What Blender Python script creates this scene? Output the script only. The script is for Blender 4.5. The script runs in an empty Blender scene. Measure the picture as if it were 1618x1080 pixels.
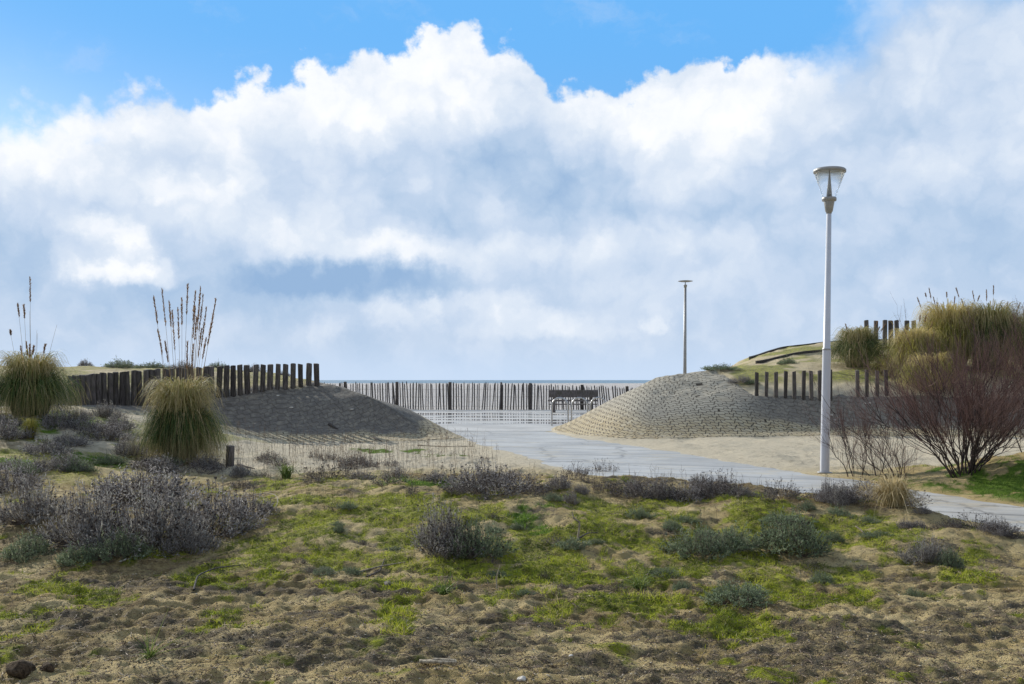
import bpy, math, random
import numpy as np
from mathutils import Vector, Matrix
R = math.radians
scene = bpy.context.scene
COL = scene.collection
rng = np.random.default_rng(7)
random.seed(7)

# ------------------------------------------------------------------ camera
FPX = 1573.0; HZ = 600.0; CXP = 809.0; CAMH = 1.6
cam_d = bpy.data.cameras.new('camera'); cam = bpy.data.objects.new('camera', cam_d)
COL.objects.link(cam); scene.camera = cam
cam.location = (0, 0, CAMH); cam.rotation_euler = (R(90), 0, 0)
cam_d.sensor_width = 36; cam_d.lens = 36 * FPX / 1618
cam_d.shift_y = 60 / 1618; cam_d.shift_x = 0
cam_d.clip_start = 0.05; cam_d.clip_end = 60000

# ------------------------------------------------------------------ light
SUN_EL = 25.0; SUN_AZ = (-0.62, 0.785)      # horizontal direction towards the sun
sl = bpy.data.lights.new('sun', 'SUN'); so = bpy.data.objects.new('sun', sl); COL.objects.link(so)
sl.energy = 5.0; sl.angle = R(0.6); sl.color = (1.0, 0.94, 0.83)
az = Vector((SUN_AZ[0], SUN_AZ[1], 0)).normalized()
sdir = Vector((az.x * math.cos(R(SUN_EL)), az.y * math.cos(R(SUN_EL)), math.sin(R(SUN_EL))))
so.rotation_euler = sdir.to_track_quat('Z', 'Y').to_euler()
vs = scene.view_settings
vs.view_transform = 'Standard'; vs.look = 'None'; vs.exposure = 0.08; vs.gamma = 1.0

# ------------------------------------------------------------------ node helpers
class NT:
    dim = '3D'
    def __init__(s, tree): s.t = tree; s.n = tree.nodes; s.l = tree.links
    def put(s, inp, v):
        if isinstance(v, bpy.types.NodeSocket): s.l.new(v, inp)
        elif v is not None: inp.default_value = v
    def m(s, op, a=None, b=None, c=None, clamp=False):
        n = s.n.new('ShaderNodeMath'); n.operation = op; n.use_clamp = clamp
        s.put(n.inputs[0], a); s.put(n.inputs[1], b); s.put(n.inputs[2], c); return n.outputs[0]
    def vm(s, op, a=None, b=None, c=None, out=0):
        n = s.n.new('ShaderNodeVectorMath'); n.operation = op
        s.put(n.inputs[0], a); s.put(n.inputs[1], b)
        if c is not None: s.put(n.inputs[2], c)
        return n.outputs[out]
    def length(s, a):
        n = s.n.new('ShaderNodeVectorMath'); n.operation = 'LENGTH'; s.put(n.inputs[0], a); return n.outputs['Value']
    def noise(s, vec, scale, detail=4, rough=0.55, dist=0, out='Fac', lac=2.0):
        n = s.n.new('ShaderNodeTexNoise'); n.noise_dimensions = s.dim
        s.put(n.inputs['Vector'], vec); n.inputs['Scale'].default_value = scale; n.inputs['Detail'].default_value = detail
        n.inputs['Roughness'].default_value = rough; n.inputs['Distortion'].default_value = dist; n.inputs['Lacunarity'].default_value = lac
        return n.outputs[out]
    def rng(s, v, a, b, c=0.0, d=1.0, smooth=True):
        n = s.n.new('ShaderNodeMapRange'); n.interpolation_type = 'SMOOTHSTEP' if smooth else 'LINEAR'
        s.put(n.inputs[0], v); s.put(n.inputs[1], a); s.put(n.inputs[2], b); s.put(n.inputs[3], c); s.put(n.inputs[4], d); return n.outputs[0]
    def mix(s, f, a, b, mode='MIX'):
        n = s.n.new('ShaderNodeMix'); n.data_type = 'RGBA'; n.blend_type = mode
        s.put(n.inputs[0], f)
        for i, v in ((6, a), (7, b)):
            if isinstance(v, tuple) and len(v) == 3: v = (*v, 1)
            s.put(n.inputs[i], v)
        return n.outputs[2]
    def ramp(s, f, stops, interp='LINEAR'):
        n = s.n.new('ShaderNodeValToRGB'); n.color_ramp.interpolation = interp
        e = n.color_ramp.elements
        while len(e) < len(stops): e.new(0.5)
        for i, (p, c) in enumerate(stops): e[i].position = p; e[i].color = (*c, 1)
        s.put(n.inputs[0], f); return n.outputs[0]
    def curve(s, v, pts, x0, x1, y0, y1):
        n = s.n.new('ShaderNodeFloatCurve'); c = n.mapping.curves[0]
        n.mapping.use_clip = True
        P = [((x - x0) / (x1 - x0), (y - y0) / (y1 - y0)) for x, y in pts]
        while len(c.points) < len(P): c.points.new(0.5, 0.5)
        for q, (x, y) in zip(c.points, P): q.location = (x, y)
        n.mapping.update()
        t = s.rng(v, x0, x1, 0, 1, smooth=False)
        s.put(n.inputs['Value'], t)
        return s.m('MULTIPLY_ADD', n.outputs[0], y1 - y0, y0)
    def attr(s, name, out='Fac'):
        n = s.n.new('ShaderNodeAttribute'); n.attribute_name = name; return n.outputs[out]
    def xyz(s, v):
        n = s.n.new('ShaderNodeSeparateXYZ'); s.put(n.inputs[0], v); return n.outputs
    def comb(s, x=0.0, y=0.0, z=0.0):
        n = s.n.new('ShaderNodeCombineXYZ'); s.put(n.inputs[0], x); s.put(n.inputs[1], y); s.put(n.inputs[2], z); return n.outputs[0]
    def bump(s, h, strength=0.5, dist=0.05, normal=None):
        n = s.n.new('ShaderNodeBump'); n.inputs['Strength'].default_value = strength; n.inputs['Distance'].default_value = dist
        s.put(n.inputs['Height'], h)
        if normal is not None: s.put(n.inputs['Normal'], normal)
        return n.outputs[0]

def srgb(r, g, b):
    f = lambda c: (c / 255 / 12.92) if c / 255 <= 0.04045 else ((c / 255 + 0.055) / 1.055) ** 2.4
    return (f(r), f(g), f(b))

# ------------------------------------------------------------------ world: Nishita sky with cloud banks
def sky_xy(px, py):
    u = (px - CXP) / FPX; v = (HZ - py) / FPX; a = math.atan(u); return a, v * math.cos(a)
def build_world():
    w = bpy.data.worlds.new('World'); scene.world = w; w.use_nodes = True
    t = NT(w.node_tree); t.n.clear(); t.dim = '2D'
    w.cycles.sampling_method = 'MANUAL'; w.cycles.sample_map_resolution = 512
    out = t.n.new('ShaderNodeOutputWorld'); bg = t.n.new('ShaderNodeBackground')
    t.l.new(bg.outputs[0], out.inputs[0])
    tc = t.n.new('ShaderNodeTexCoord')
    d = t.vm('NORMALIZE', tc.outputs['Generated'])
    x, y, z = t.xyz(d)
    az_ = t.m('ARCTAN2', x, y)
    hor = t.m('SQRT', t.m('ADD', t.m('MULTIPLY', x, x), t.m('MULTIPLY', y, y)))
    el = t.m('DIVIDE', z, t.m('MAXIMUM', hor, 0.02))
    P = t.comb(az_, el, 0.0)
    sky = t.n.new('ShaderNodeTexSky'); sky.sky_type = 'NISHITA'; sky.sun_disc = False
    sky.sun_elevation = R(SUN_EL); sky.sun_rotation = math.atan2(az.x, az.y)
    sky.air_density = 1.0; sky.dust_density = 0.6; sky.ozone_density = 2.0
    clear = t.vm('MULTIPLY', sky.outputs[0], (0.100, 0.108, 0.118))
    clear = t.mix(t.rng(el, 0.12, 0.36, 0.45, 0.95), clear, srgb(106, 180, 245))
    S = 1.0 / FPX
    # domain warp
    big = t.noise(P, 9, 2, 0.5, out='Color')
    wv = t.vm('SUBTRACT', big, (0.5, 0.5, 0.5))
    fine = t.noise(P, 42, 4, 0.6, out='Color')
    wf = t.vm('SUBTRACT', fine, (0.5, 0.5, 0.5))
    Pw = t.vm('ADD', P, t.vm('MULTIPLY', wv, (0.05, 0.035, 0)))
    Pw = t.vm('ADD', Pw, t.vm('MULTIPLY', wf, (0.034, 0.026, 0)))
    # puffy billows (cauliflower tops): inverted smooth voronoi at two sizes
    def puffs(scale, vec):
        n = t.n.new('ShaderNodeTexVoronoi'); n.voronoi_dimensions = '2D'; n.feature = 'F1'; n.inputs['Scale'].default_value = scale
        t.put(n.inputs['Vector'], vec); return n.outputs['Distance']
    pf1 = puffs(18, t.vm('ADD', P, t.vm('MULTIPLY', wf, (0.025, 0.025, 0))))
    pf2 = puffs(48, Pw)
    puff = t.m('SUBTRACT', 0.6, t.m('ADD', t.m('MULTIPLY', pf1, 0.62), t.m('MULTIPLY', pf2, 0.30)))
    # upper edge of the bank
    top = [(-700, 200), (-300, 150), (-80, 205), (0, 192), (90, 186), (160, 165), (230, 152), (290, 140), (350, 146), (430, 124), (515, 106), (560, 76),
           (615, 80), (655, 70), (700, 45), (740, 42), (790, 66), (828, 78), (860, 118), (890, 140), (940, 142), (1000, 132), (1050, 120), (1100, 88),
           (1160, 76), (1220, 62), (1270, 84), (1310, 70), (1370, 10), (1450, -60), (1700, -110), (2300, -100)]
    pts = []
    for px, py in top:
        a, e = sky_xy(px, py); pts.append((a, e))
    edge = t.curve(az_, pts, pts[0][0], pts[-1][0], -0.1, 0.6)
    ax = sky_xy(1000, 0)[0]
    soft = t.rng(az_, sky_xy(1180, 0)[0], sky_xy(1420, 0)[0], 0.016, 0.11)
    softl = t.rng(az_, sky_xy(0, 0)[0], sky_xy(420, 0)[0], 0.022, 0.0)
    soft = t.m('ADD', soft, softl)
    fnoise = t.m('SUBTRACT', t.noise(P, 60, 4, 0.62), 0.5)
    dd = t.m('SUBTRACT', edge, el)
    dd = t.m('ADD', dd, t.m('MULTIPLY', t.m('SUBTRACT', puff, 0.22), 0.07))
    dd = t.m('ADD', dd, t.m('MULTIPLY', fnoise, 0.030))
    cover = t.rng(t.m('DIVIDE', dd, soft), -0.45, 0.75, 0, 1)
    # high wisps
    wis = t.noise(t.vm('MULTIPLY', Pw, (1, 2.2, 1)), 7, 6, 0.6)
    wisp = t.rng(wis, 0.55, 0.8, 0, 0.2)
    cover = t.m('MAXIMUM', cover, wisp)
    # brightness field of the bank
    B = None
    def blob(px, py, rx, ry, amp, soft0=0.15):
        nonlocal B
        a, e = sky_xy(px, py)
        q = t.vm('MULTIPLY_ADD', Pw, (FPX / rx, FPX / ry, 0), (-a * FPX / rx, -e * FPX / ry, 0))
        g = t.rng(t.length(q), soft0, 1.25, amp, 0.0)
        B = g if B is None else t.m('ADD', B, g)
    blob(180, 235, 330, 75, .55); blob(60, 290, 260, 55, .35); blob(420, 180, 200, 80, .45); blob(600, 150, 170, 95, .55); blob(740, 110, 130, 80, .55)
    blob(700, 190, 200, 60, .2); blob(380, 330, 170, 60, .38); blob(560, 390, 220, 42, .42); blob(720, 405, 260, 34, .32)
    blob(960, 190, 240, 60, .5); blob(1080, 240, 220, 90, .42); blob(1180, 150, 150, 100, .5); blob(1235, 110, 80, 60, .12)
    blob(1500, 120, 260, 140, .16); blob(1450, 280, 200, 80, .10); blob(1000, 385, 190, 45, .34); blob(1170, 405, 60, 60, .12)
    blob(870, 260, 190, 75, -.35); blob(800, 200, 120, 50, -.12); blob(930, 320, 170, 40, -.2); blob(270, 250, 120, 30, -.12)
    blob(1240, 330, 160, 40, -.2); blob(1420, 380, 300, 60, -.10); blob(560, 446, 215, 34, -.70, .30); blob(20, 400, 150, 60, -.42); blob(330, 470, 240, 50, -.28); blob(1560, 420, 200, 70, -.10)
    blob(160, 395, 70, 58, .55, .45); blob(130, 350, 40, 26, .35, .3); blob(210, 430, 95, 20, .5, .4); blob(205, 365, 30, 28, .3, .3)
    blob(770, 480, 90, 26, .42, .3); blob(840, 512, 120, 26, .34, .3); blob(620, 500, 50, 30, .3); blob(520, 515, 50, 26, .3); blob(690, 490, 26, 20, .28, .3)
    blob(1032, 512, 18, 16, .35, .3); blob(930, 500, 150, 40, .2); blob(950, 450, 280, 26, .18); blob(1100, 540, 400, 26, .1)
    blob(1400, 180, 120, 60, -.12); blob(300, 520, 320, 50, -.05)
    bn = t.m('SUBTRACT', t.noise(Pw, 16, 5, 0.6), 0.5)
    B = t.m('ADD', B, t.m('MULTIPLY', bn, 0.72))
    B = t.m('ADD', B, t.m('MULTIPLY', t.m('SUBTRACT', puff, 0.22), t.rng(el, 0.03, 0.2, 0.40, 0.85)))
    # rim of the bank is bright
    rim = t.rng(dd, 0.0, 0.05, 0.35, 0.0)
    B = t.m('ADD', B, rim)
    cloud = t.ramp(t.m('MULTIPLY_ADD', B, 0.50, 0.38), [(0.0, srgb(148, 179, 215)), (0.24, srgb(176, 199, 226)), (0.42, srgb(198, 214, 235)),
                      (0.62, srgb(220, 230, 243)), (0.80, srgb(244, 247, 252)), (1.0, srgb(255, 255, 255))])
    # clear gaps seen low under the bank read as hazy light blue
    low = t.rng(el, 0.0, 0.045, 1.0, 0.0)
    cloud = t.mix(t.m('MULTIPLY', low, 0.85), cloud, srgb(199, 218, 242))
    # unseen sky overhead and behind: broken cloud added to neutralise and lift ambient light
    dn = t.n.new('ShaderNodeTexNoise'); dn.inputs['Scale'].default_value = 2.6; dn.inputs['Detail'].default_value = 4; t.l.new(d, dn.inputs['Vector'])
    brk = t.rng(dn.outputs['Fac'], 0.36, 0.60)
    away = t.m('MAXIMUM', t.rng(t.m('ABSOLUTE', az_), 0.75, 1.3), t.rng(el, 0.55, 1.0))
    gen = t.mix(brk, srgb(150, 190, 235), (0.70, 0.71, 0.73))
    col = t.mix(cover, clear, cloud)
    col = t.mix(t.m('MULTIPLY', away, 0.9), col, t.vm('MULTIPLY', gen, (0.78, 0.755, 0.73)))
    t.l.new(col, bg.inputs[0]); bg.inputs[1].default_value = 1.0
build_world()

# ------------------------------------------------------------------ object helpers
def tag(o, label=None, cat=None, group=None, kind=None):
    if label: o['label'] = label
    if cat: o['category'] = cat
    if group: o['group'] = group
    if kind: o['kind'] = kind
    return o
def empty(name, loc, rz=0.0, label=None, cat=None, group=None):
    o = bpy.data.objects.new(name, None); COL.objects.link(o); o.empty_display_size = 0.1
    o.location = loc; o.rotation_euler = (0, 0, rz)
    return tag(o, label, cat, group)
def mesh_np(name, V, F, mats, parent=None, smooth=False, attrs=None, fm=None, uv=None):
    """V (n,3), F (m,k) quads or tris"""
    me = bpy.data.meshes.new(name)
    V = np.asarray(V, np.float32); F = np.asarray(F, np.int32)
    k = F.shape[1]
    me.vertices.add(len(V)); me.vertices.foreach_set('co', V.ravel())
    me.loops.add(F.size); me.loops.foreach_set('vertex_index', F.ravel())
    me.polygons.add(len(F)); me.polygons.foreach_set('loop_start', np.arange(0, F.size, k, dtype=np.int32))
    try: me.polygons.foreach_set('loop_total', np.full(len(F), k, np.int32))
    except Exception: pass
    if fm is not None: me.polygons.foreach_set('material_index', np.asarray(fm, np.int32))
    me.polygons.foreach_set('use_smooth', np.full(len(F), smooth, bool))
    for n_, a in (attrs or {}).items():
        a = np.asarray(a, np.float32)
        if a.ndim == 1:
            at = me.attributes.new(n_, 'FLOAT', 'POINT'); at.data.foreach_set('value', a)
        else:
            at = me.attributes.new(n_, 'FLOAT_VECTOR', 'POINT'); at.data.foreach_set('vector', a.ravel())
    for mt in (mats if isinstance(mats, (list, tuple)) else [mats]): me.materials.append(mt)
    me.update(calc_edges=True)
    o = bpy.data.objects.new(name, me); COL.objects.link(o); o.parent = parent
    return o
class Geo:
    def __init__(s): s.V = []; s.F = []; s.n = 0; s.A = []; s.T = []
    def raw(s, V, F, tint=0.5, t=0.5):
        V = np.asarray(V, float); F = np.asarray(F, int)
        s.V.append(V); s.F.append(F + s.n); s.n += len(V)
        s.A.append(np.broadcast_to(tint, (len(V),)).astype(float)); s.T.append(np.broadcast_to(t, (len(V),)).astype(float))
    def strips(s, P, W, side, tint):
        """P (n,k,3) centre lines, W (n,k) half widths, side (n,3) or (n,k,3)"""
        n, k, _ = P.shape
        if side.ndim == 2: side = np.repeat(side[:, None, :], k, 1)
        L = P - side * W[..., None]; Rr = P + side * W[..., None]
        V = np.stack([L, Rr], 2).reshape(-1, 3)
        b = (np.arange(n) * 2 * k)[:, None] + (np.arange(k - 1) * 2)[None]
        F = np.stack([b, b + 1, b + 3, b + 2], -1).reshape(-1, 4)
        t = np.broadcast_to(np.repeat(np.linspace(0, 1, k), 2)[None], (n, 2 * k)).ravel()
        s.raw(V, F, np.repeat(tint, 2 * k), t)
    def tubes(s, P, W, tint, sides=3):
        n, k, _ = P.shape
        T = np.gradient(P, axis=1); T /= np.linalg.norm(T, axis=2, keepdims=True) + 1e-9
        ref = np.zeros_like(T); ref[..., 0] = 1.0; bad = np.abs(T[..., 0]) > 0.9; ref[bad] = (0, 1, 0)
        A = np.cross(T, ref); A /= np.linalg.norm(A, axis=2, keepdims=True) + 1e-9
        B = np.cross(T, A)
        ang = np.arange(sides) * 2 * np.pi / sides
        ring = P[:, :, None] + W[:, :, None, None] * (np.cos(ang)[None, None, :, None] * A[:, :, None] + np.sin(ang)[None, None, :, None] * B[:, :, None])
        V = ring.reshape(-1, 3)
        b = (np.arange(n) * k * sides)[:, None, None] + (np.arange(k - 1) * sides)[None, :, None]
        i = np.arange(sides)[None, None]; j = (i + 1) % sides
        F = np.stack([b + i, b + j, b + sides + j, b + sides + i], -1).reshape(-1, 4)
        t = np.broadcast_to(np.repeat(np.linspace(0, 1, k), sides)[None], (n, k * sides)).ravel()
        s.raw(V, F, np.repeat(tint, k * sides), t)
    def lathe(s, prof, n=24, c=(0, 0), cap=True):
        pr = list(prof)
        ang = np.arange(n) * 2 * np.pi / n
        V = np.array([[c[0] + r * np.cos(a), c[1] + r * np.sin(a), z] for r, z in pr for a in ang])
        F = [[i * n + j, i * n + (j + 1) % n, (i + 1) * n + (j + 1) % n, (i + 1) * n + j] for i in range(len(pr) - 1) for j in range(n)]
        s.raw(V, F)
    def box(s, c, size, rz=0.0, rx=0.0, ry=0.0):
        M = Matrix.Rotation(rz, 3, 'Z') @ Matrix.Rotation(rx, 3, 'X') @ Matrix.Rotation(ry, 3, 'Y')
        V = [Vector(c) + M @ Vector((sx * size[0] / 2, sy * size[1] / 2, sz * size[2] / 2)) for sx in (-1, 1) for sy in (-1, 1) for sz in (-1, 1)]
        F = [[0, 1, 3, 2], [4, 6, 7, 5], [0, 4, 5, 1], [2, 3, 7, 6], [0, 2, 6, 4], [1, 5, 7, 3]]
        s.raw([tuple(v) for v in V], F)
    def build(s, name, mat, parent=None, smooth=False, bevel=0):
        V = np.concatenate(s.V); F = np.concatenate(s.F)
        o = mesh_np(name, V, F, mat, parent, smooth, {'tint': np.concatenate(s.A), 'along': np.concatenate(s.T)})
        if bevel:
            b = o.modifiers.new('bevel', 'BEVEL'); b.width = bevel; b.segments = 2; b.limit_method = 'ANGLE'
        return o
def copy_tree(o, loc, rz, scale=(1, 1, 1), label=None, cat=None, group=None):
    c = o.copy(); COL.objects.link(c); c.location = loc; c.rotation_euler = (0, 0, rz); c.scale = scale
    for ch in list(o.children):
        d = ch.copy(); COL.objects.link(d); d.parent = c
        for g in list(ch.children):
            e = g.copy(); COL.objects.link(e); e.parent = d
    return tag(c, label, cat, group)

# ------------------------------------------------------------------ noise (numpy)
_pr = np.random.default_rng(11); PERM = np.concatenate([_pr.permutation(1024)] * 2)
GR = _pr.normal(size=(1024, 2)); GR /= np.linalg.norm(GR, axis=1, keepdims=True)
def pn(x, y):
    xi = np.floor(x).astype(int); yi = np.floor(y).astype(int); xf = x - xi; yf = y - yi
    u = xf * xf * xf * (xf * (xf * 6 - 15) + 10); v = yf * yf * yf * (yf * (yf * 6 - 15) + 10)
    def g(ix, iy, dx, dy):
        h = PERM[(PERM[ix & 1023] + iy) & 1023]; return GR[h, 0] * dx + GR[h, 1] * dy
    a = g(xi, yi, xf, yf); b = g(xi + 1, yi, xf - 1, yf); c = g(xi, yi + 1, xf, yf - 1); d = g(xi + 1, yi + 1, xf - 1, yf - 1)
    return (a + (b - a) * u + (c - a) * v + (a - b - c + d) * u * v) * 1.5
def fbm(x, y, s, o=4, gain=0.5):
    r = 0; a = 1; f = 1.0 / s
    for k in range(o): r = r + a * pn(x * f + 17.3 * k, y * f - 9.1 * k); a *= gain; f *= 2.03
    return r
def ss(t): t = np.clip(t, 0, 1); return t * t * (3 - 2 * t)

# ------------------------------------------------------------------ plan shapes
def chaikin(P, n=2, closed=True):
    P = np.array(P, float)
    for _ in range(n):
        Q = np.roll(P, -1, 0)
        N = np.stack([P * .75 + Q * .25, P * .25 + Q * .75], 1).reshape(-1, 2)
        P = N
    return P
def sdist(P, x, y):
    """signed distance (+ inside) and arc length of the nearest boundary point"""
    best = np.full(x.shape, 1e9); arc = np.zeros(x.shape); ins = np.zeros(x.shape, bool); L = 0
    n = len(P)
    for i in range(n):
        a = P[i]; b = P[(i + 1) % n]; e = b - a; l2 = e @ e
        if l2 < 1e-12: continue
        t = np.clip(((x - a[0]) * e[0] + (y - a[1]) * e[1]) / l2, 0, 1)
        dx = x - a[0] - t * e[0]; dy = y - a[1] - t * e[1]; d = dx * dx + dy * dy
        m = d < best; best = np.where(m, d, best); arc = np.where(m, L + t * math.sqrt(l2), arc); L += math.sqrt(l2)
        c = ((a[1] > y) != (b[1] > y)) & (x < (b[0] - a[0]) * (y - a[1]) / ((b[1] - a[1]) if b[1] != a[1] else 1e-9) + a[0])
        ins ^= c
    d = np.sqrt(best); return np.where(ins, d, -d), arc
LD = chaikin([(-1.0, 26.4), (-2.4, 25.0), (-4.5, 24.6), (-6.5, 24.3), (-8.5, 23.4), (-10.5, 21.6), (-13, 20.4), (-20, 19), (-60, 18),
              (-60, 60), (-12, 52), (-7.0, 49), (-5.2, 44), (-3.2, 33.5), (-2.0, 29.5)], 2)
RD = chaikin([(1.2, 31.6), (1.5, 29.2), (2.3, 26.8), (3.6, 25.9), (5.2, 26.5), (7.2, 27.3), (9.2, 27.6), (12, 27.3), (15, 26.6), (22, 24), (60, 22),
              (60, 58), (14, 50), (9, 46), (6.2, 42), (3.6, 36.4), (1.5, 33.6)], 2)
PATH = chaikin([(-2.9, 31.4), (-2.2, 29.5), (-1.2, 27), (-0.8, 25), (-0.05, 22.4), (0.72, 18.8), (1.3, 17.0), (2.2, 15.7), (3.2, 14.0), (4.6, 11.2), (6.6, 8.6), (12, 5.5), (14, 9),
                (9.5, 9.8), (7.4, 11.2), (6.38, 12.5), (5.85, 14.2), (5.1, 16.75), (4.39, 18.7), (3.37, 22.5), (2.42, 25.3), (1.5, 28.0), (1.1, 31.4)], 2)
_pd = np.array([0, .35, .7, 1.0, 1.5, 2.0, 2.6, 3.3, 4.5, 6, 10, 20, 60]); 
_pzL = np.array([0, .045, .10, .17, .31, .62, 1.05, 1.40, 1.70, 1.88, 1.98, 2.10, 2.2])
_pzR = np.array([0, .05, .11, .18, .40, 0.78, 1.20, 1.50, 1.86, 2.08, 2.28, 2.4, 2.5])
_dd = np.linspace(-2, 60, 3101)
def _sm(z):
    t = np.interp(_dd, _pd, z); k = np.hanning(23); k /= k.sum(); return np.convolve(np.pad(t, 11, mode='edge'), k, 'valid')
_pzN = np.array([0, .12, .28, .44, .72, 0.99, 1.28, 1.60, 1.98, 2.16, 2.3, 2.4, 2.5]); TN = _sm(_pzN)
_pzS = np.array([0, .19, .40, .58, .86, 1.10, 1.36, 1.58, 1.80, 1.92, 1.98, 2.10, 2.2]); TS = _sm(_pzS)
TL = _sm(_pzL); TR = _sm(_pzR)
def fields(x, y):
    dl, al = sdist(LD, x, y); dr, ar = sdist(RD, x, y); dp, _ = sdist(PATH, x, y)
    return dl, al, dr, ar, dp
def smax(a, b, k=0.12):
    h = np.clip(0.5 + 0.5 * (a - b) / k, 0, 1); return b * (1 - h) + a * h + k * h * (1 - h)
def gauss(x, y, cx, cy, sx, sy, p=1): return np.exp(-(((x - cx) / sx) ** 2 + ((y - cy) / sy) ** 2) ** p)
def zones(x, y):
    moss = np.zeros_like(x)
    return moss
def height(x, y, F=None, detail=True):
    if F is None: F = fields(x, y)
    dl, al, dr, ar, dp = F
    z = 0.95 * ss((-x - 4.5) / 6.0) * ss((y - 11) / 10.5)
    z = z + 0.36 * gauss(x, y, -0.2, 11.6, 5.2, 2.7, 1.5) - 0.0
    z = z + 0.10 * gauss(x, y, 4.2, 10.6, 2.2, 1.8)
    z = z + 0.42 * gauss(x, y, 8.6, 14.9, 2.5, 1.5, 1.3) + 0.3 * gauss(x, y, 12, 16.5, 3.5, 3, 1.2)
    z = z + 0.10 * gauss(x, y, -4.0, 8.5, 2.5, 1.6)
    n1 = fbm(x, y, 3.1, 2); n2 = fbm(x + 40, y, 0.8, 3)
    dp = dp + 0.16 * fbm(x, y, 0.9, 3) * (y < 30)
    calm = ss((-dp - 0.0) / 1.0)                        # 0 on the path
    plaza = ss((y - 30.6) / 0.8) * (1 - ss((y - 52.6) / 0.8)) * (1 - ss((np.maximum(dl, dr) + 0.3) / 0.5))
    calm = calm * (1 - plaza)
    dune = np.maximum(dl, dr)
    ondune = ss(dune / 0.4)
    amp = calm * (1 - 0.75 * ondune)
    z = z * ss((-dp + 0.15) / 1.6) + amp * (0.05 * n1 + 0.03 * n2)
    wl = ss((x + 5.6) / 3.0) * ss((y - 25.8) / 2.4)
    zl = np.interp(dl, _dd, TL) * (1 - wl) + np.interp(dl, _dd, TS) * wl; wn = 1 - ss((x - 6.2) / 3.2)
    fr = 0.58 * (y - 25.75 - 0.25 * np.maximum(2.3 - x, 0)); kq = 0.5
    hq = np.clip(0.5 + 0.5 * (fr - dr) / kq, 0, 1); dn_ = fr * (1 - hq) + dr * hq - kq * hq * (1 - hq)
    zr = np.interp(dr, _dd, TR) * (1 - wn) + np.interp(dn_, _dd, TN) * wn
    zl = zl + np.minimum(dl, 0) * 1.2; zr = zr + np.minimum(dr, 0) * 1.2
    zr = zr + 1.12 * ss((y - 33) / 10) * ss((x - 4) / 7) * ss(dr / 3)
    z = smax(z, zl + 0.0, 0.14) ; z = smax(z, zr, 0.10)
    z = np.where(ondune * 1.0 > 0, z, z)
    # beach bank behind the paling fence, then down to the sea
    bank = 1.36 * ss((y - 52.6) / 13) - 6.6 * ss((y - 67) / 55)
    z = np.where(y > 53.4, np.maximum(bank, z * (1 - ss((y - 53.4) / 8))) , z)
    z = np.where(y > 61.4, bank, z)
    z = z + 0.022 * ss((-dp - 0.02) / 0.10) * calm ** 0.2 - 0.035 * ss((dp + 0.02) / 0.12) - 0.03 * plaza * (1 - ss((dp + 0.02) / 0.12))
    if detail:
        near = 1 - ss((y - 16) / 14)
        d3 = np.abs(fbm(x, y * 1.0, 0.30, 3)); d4 = fbm(x + 9, y, 0.09, 2); d5 = fbm(x, y + 33, 0.9, 3)
        crack = np.clip(0.10 - np.abs(fbm(x * 0.45 + 5, y, 0.55, 3)), 0, 0.1)
        fg = (1 - ss((y - 7.4) / 1.6))
        z = z + calm * near * (1 - ondune) * (0.035 * d3 * (0.6 + 0.15 * fg) + 0.016 * d4 + 0.055 * d5 * (1 - 0.75 * fg) + 0.022 * fbm(x + 3, y * 1.3, 0.16, 3) * fg - 0.16 * crack * fg)
        # sand drifted behind the posts and on the dune tops
        top = ss((dune - 2.3) / 0.8)
        z = z + top * (0.06 * fbm(x, y, 1.4, 3) + 0.02 * fbm(x, y, .35, 2)) * (y < 60)
    return z
def hz(x, y):
    a = np.array([float(x)]); b = np.array([float(y)]); return float(height(a, b)[0])
def ground_at(px, py, lo=3.0, hi=70.0):
    """walk the ray through photo point (px,py) until it meets the terrain"""
    D = np.concatenate([np.arange(lo, 20, 0.04), np.arange(20, hi, 0.1)]); x = (px - CXP) / FPX * D; z = CAMH + (HZ - py) / FPX * D
    h = height(x, D, None, False); k = np.argmax(z <= h)
    if not (z[k] <= h[k]): k = len(D) - 1
    return float(x[k]), float(D[k]), hz(x[k], D[k])
def at(px, D): return (px - CXP) / FPX * D
def zat(py, D): return CAMH + (HZ - py) / FPX * D

# ------------------------------------------------------------------ ground cover zones, as ellipses lying on the ground
def ell(px, py, rx, ry, z=0.2):
    D = (CAMH - z) * FPX / (py - HZ); return (at(px, D), D, rx * D / FPX, ry * D * D / (FPX * (CAMH - z)))
MOSS = [ell(*e) for e in [(600, 815, 200, 40, .3), (430, 862, 170, 26, .2), (860, 850, 260, 50, .25), (1150, 830, 230, 45, .28), (90, 925, 110, 16, .15), (20, 955, 90, 12, .1),
        (980, 905, 170, 26, .2), (1290, 900, 120, 22, .2), (560, 860, 130, 26, .2), (1170, 950, 110, 16, .15), (760, 925, 80, 12, .15), (1350, 840, 130, 26, .2),
        (1420, 800, 120, 14, .2), (500, 775, 130, 14, .25), (1520, 890, 90, 12, .15), (620, 800, 200, 20, .3), (340, 905, 80, 12, .15), (1080, 800, 260, 16, .3)]]
LUSH = [ell(*e) for e in [(1570, 745, 110, 22, .35), (1480, 752, 50, 9, .3), (1600, 775, 70, 12, .25), (590, 711, 34, 2.6, .05), (655, 710, 26, 3.5, .05), (700, 716, 40, 3, .05), (455, 748, 25, 7, .15), (690, 778, 90, 7, .3),
        (100, 690, 60, 8, .45), (150, 712, 50, 5, .4), (20, 720, 40, 6, .4), (845, 812, 40, 12, .3), (1620, 800, 30, 6, .2)]]
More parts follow.
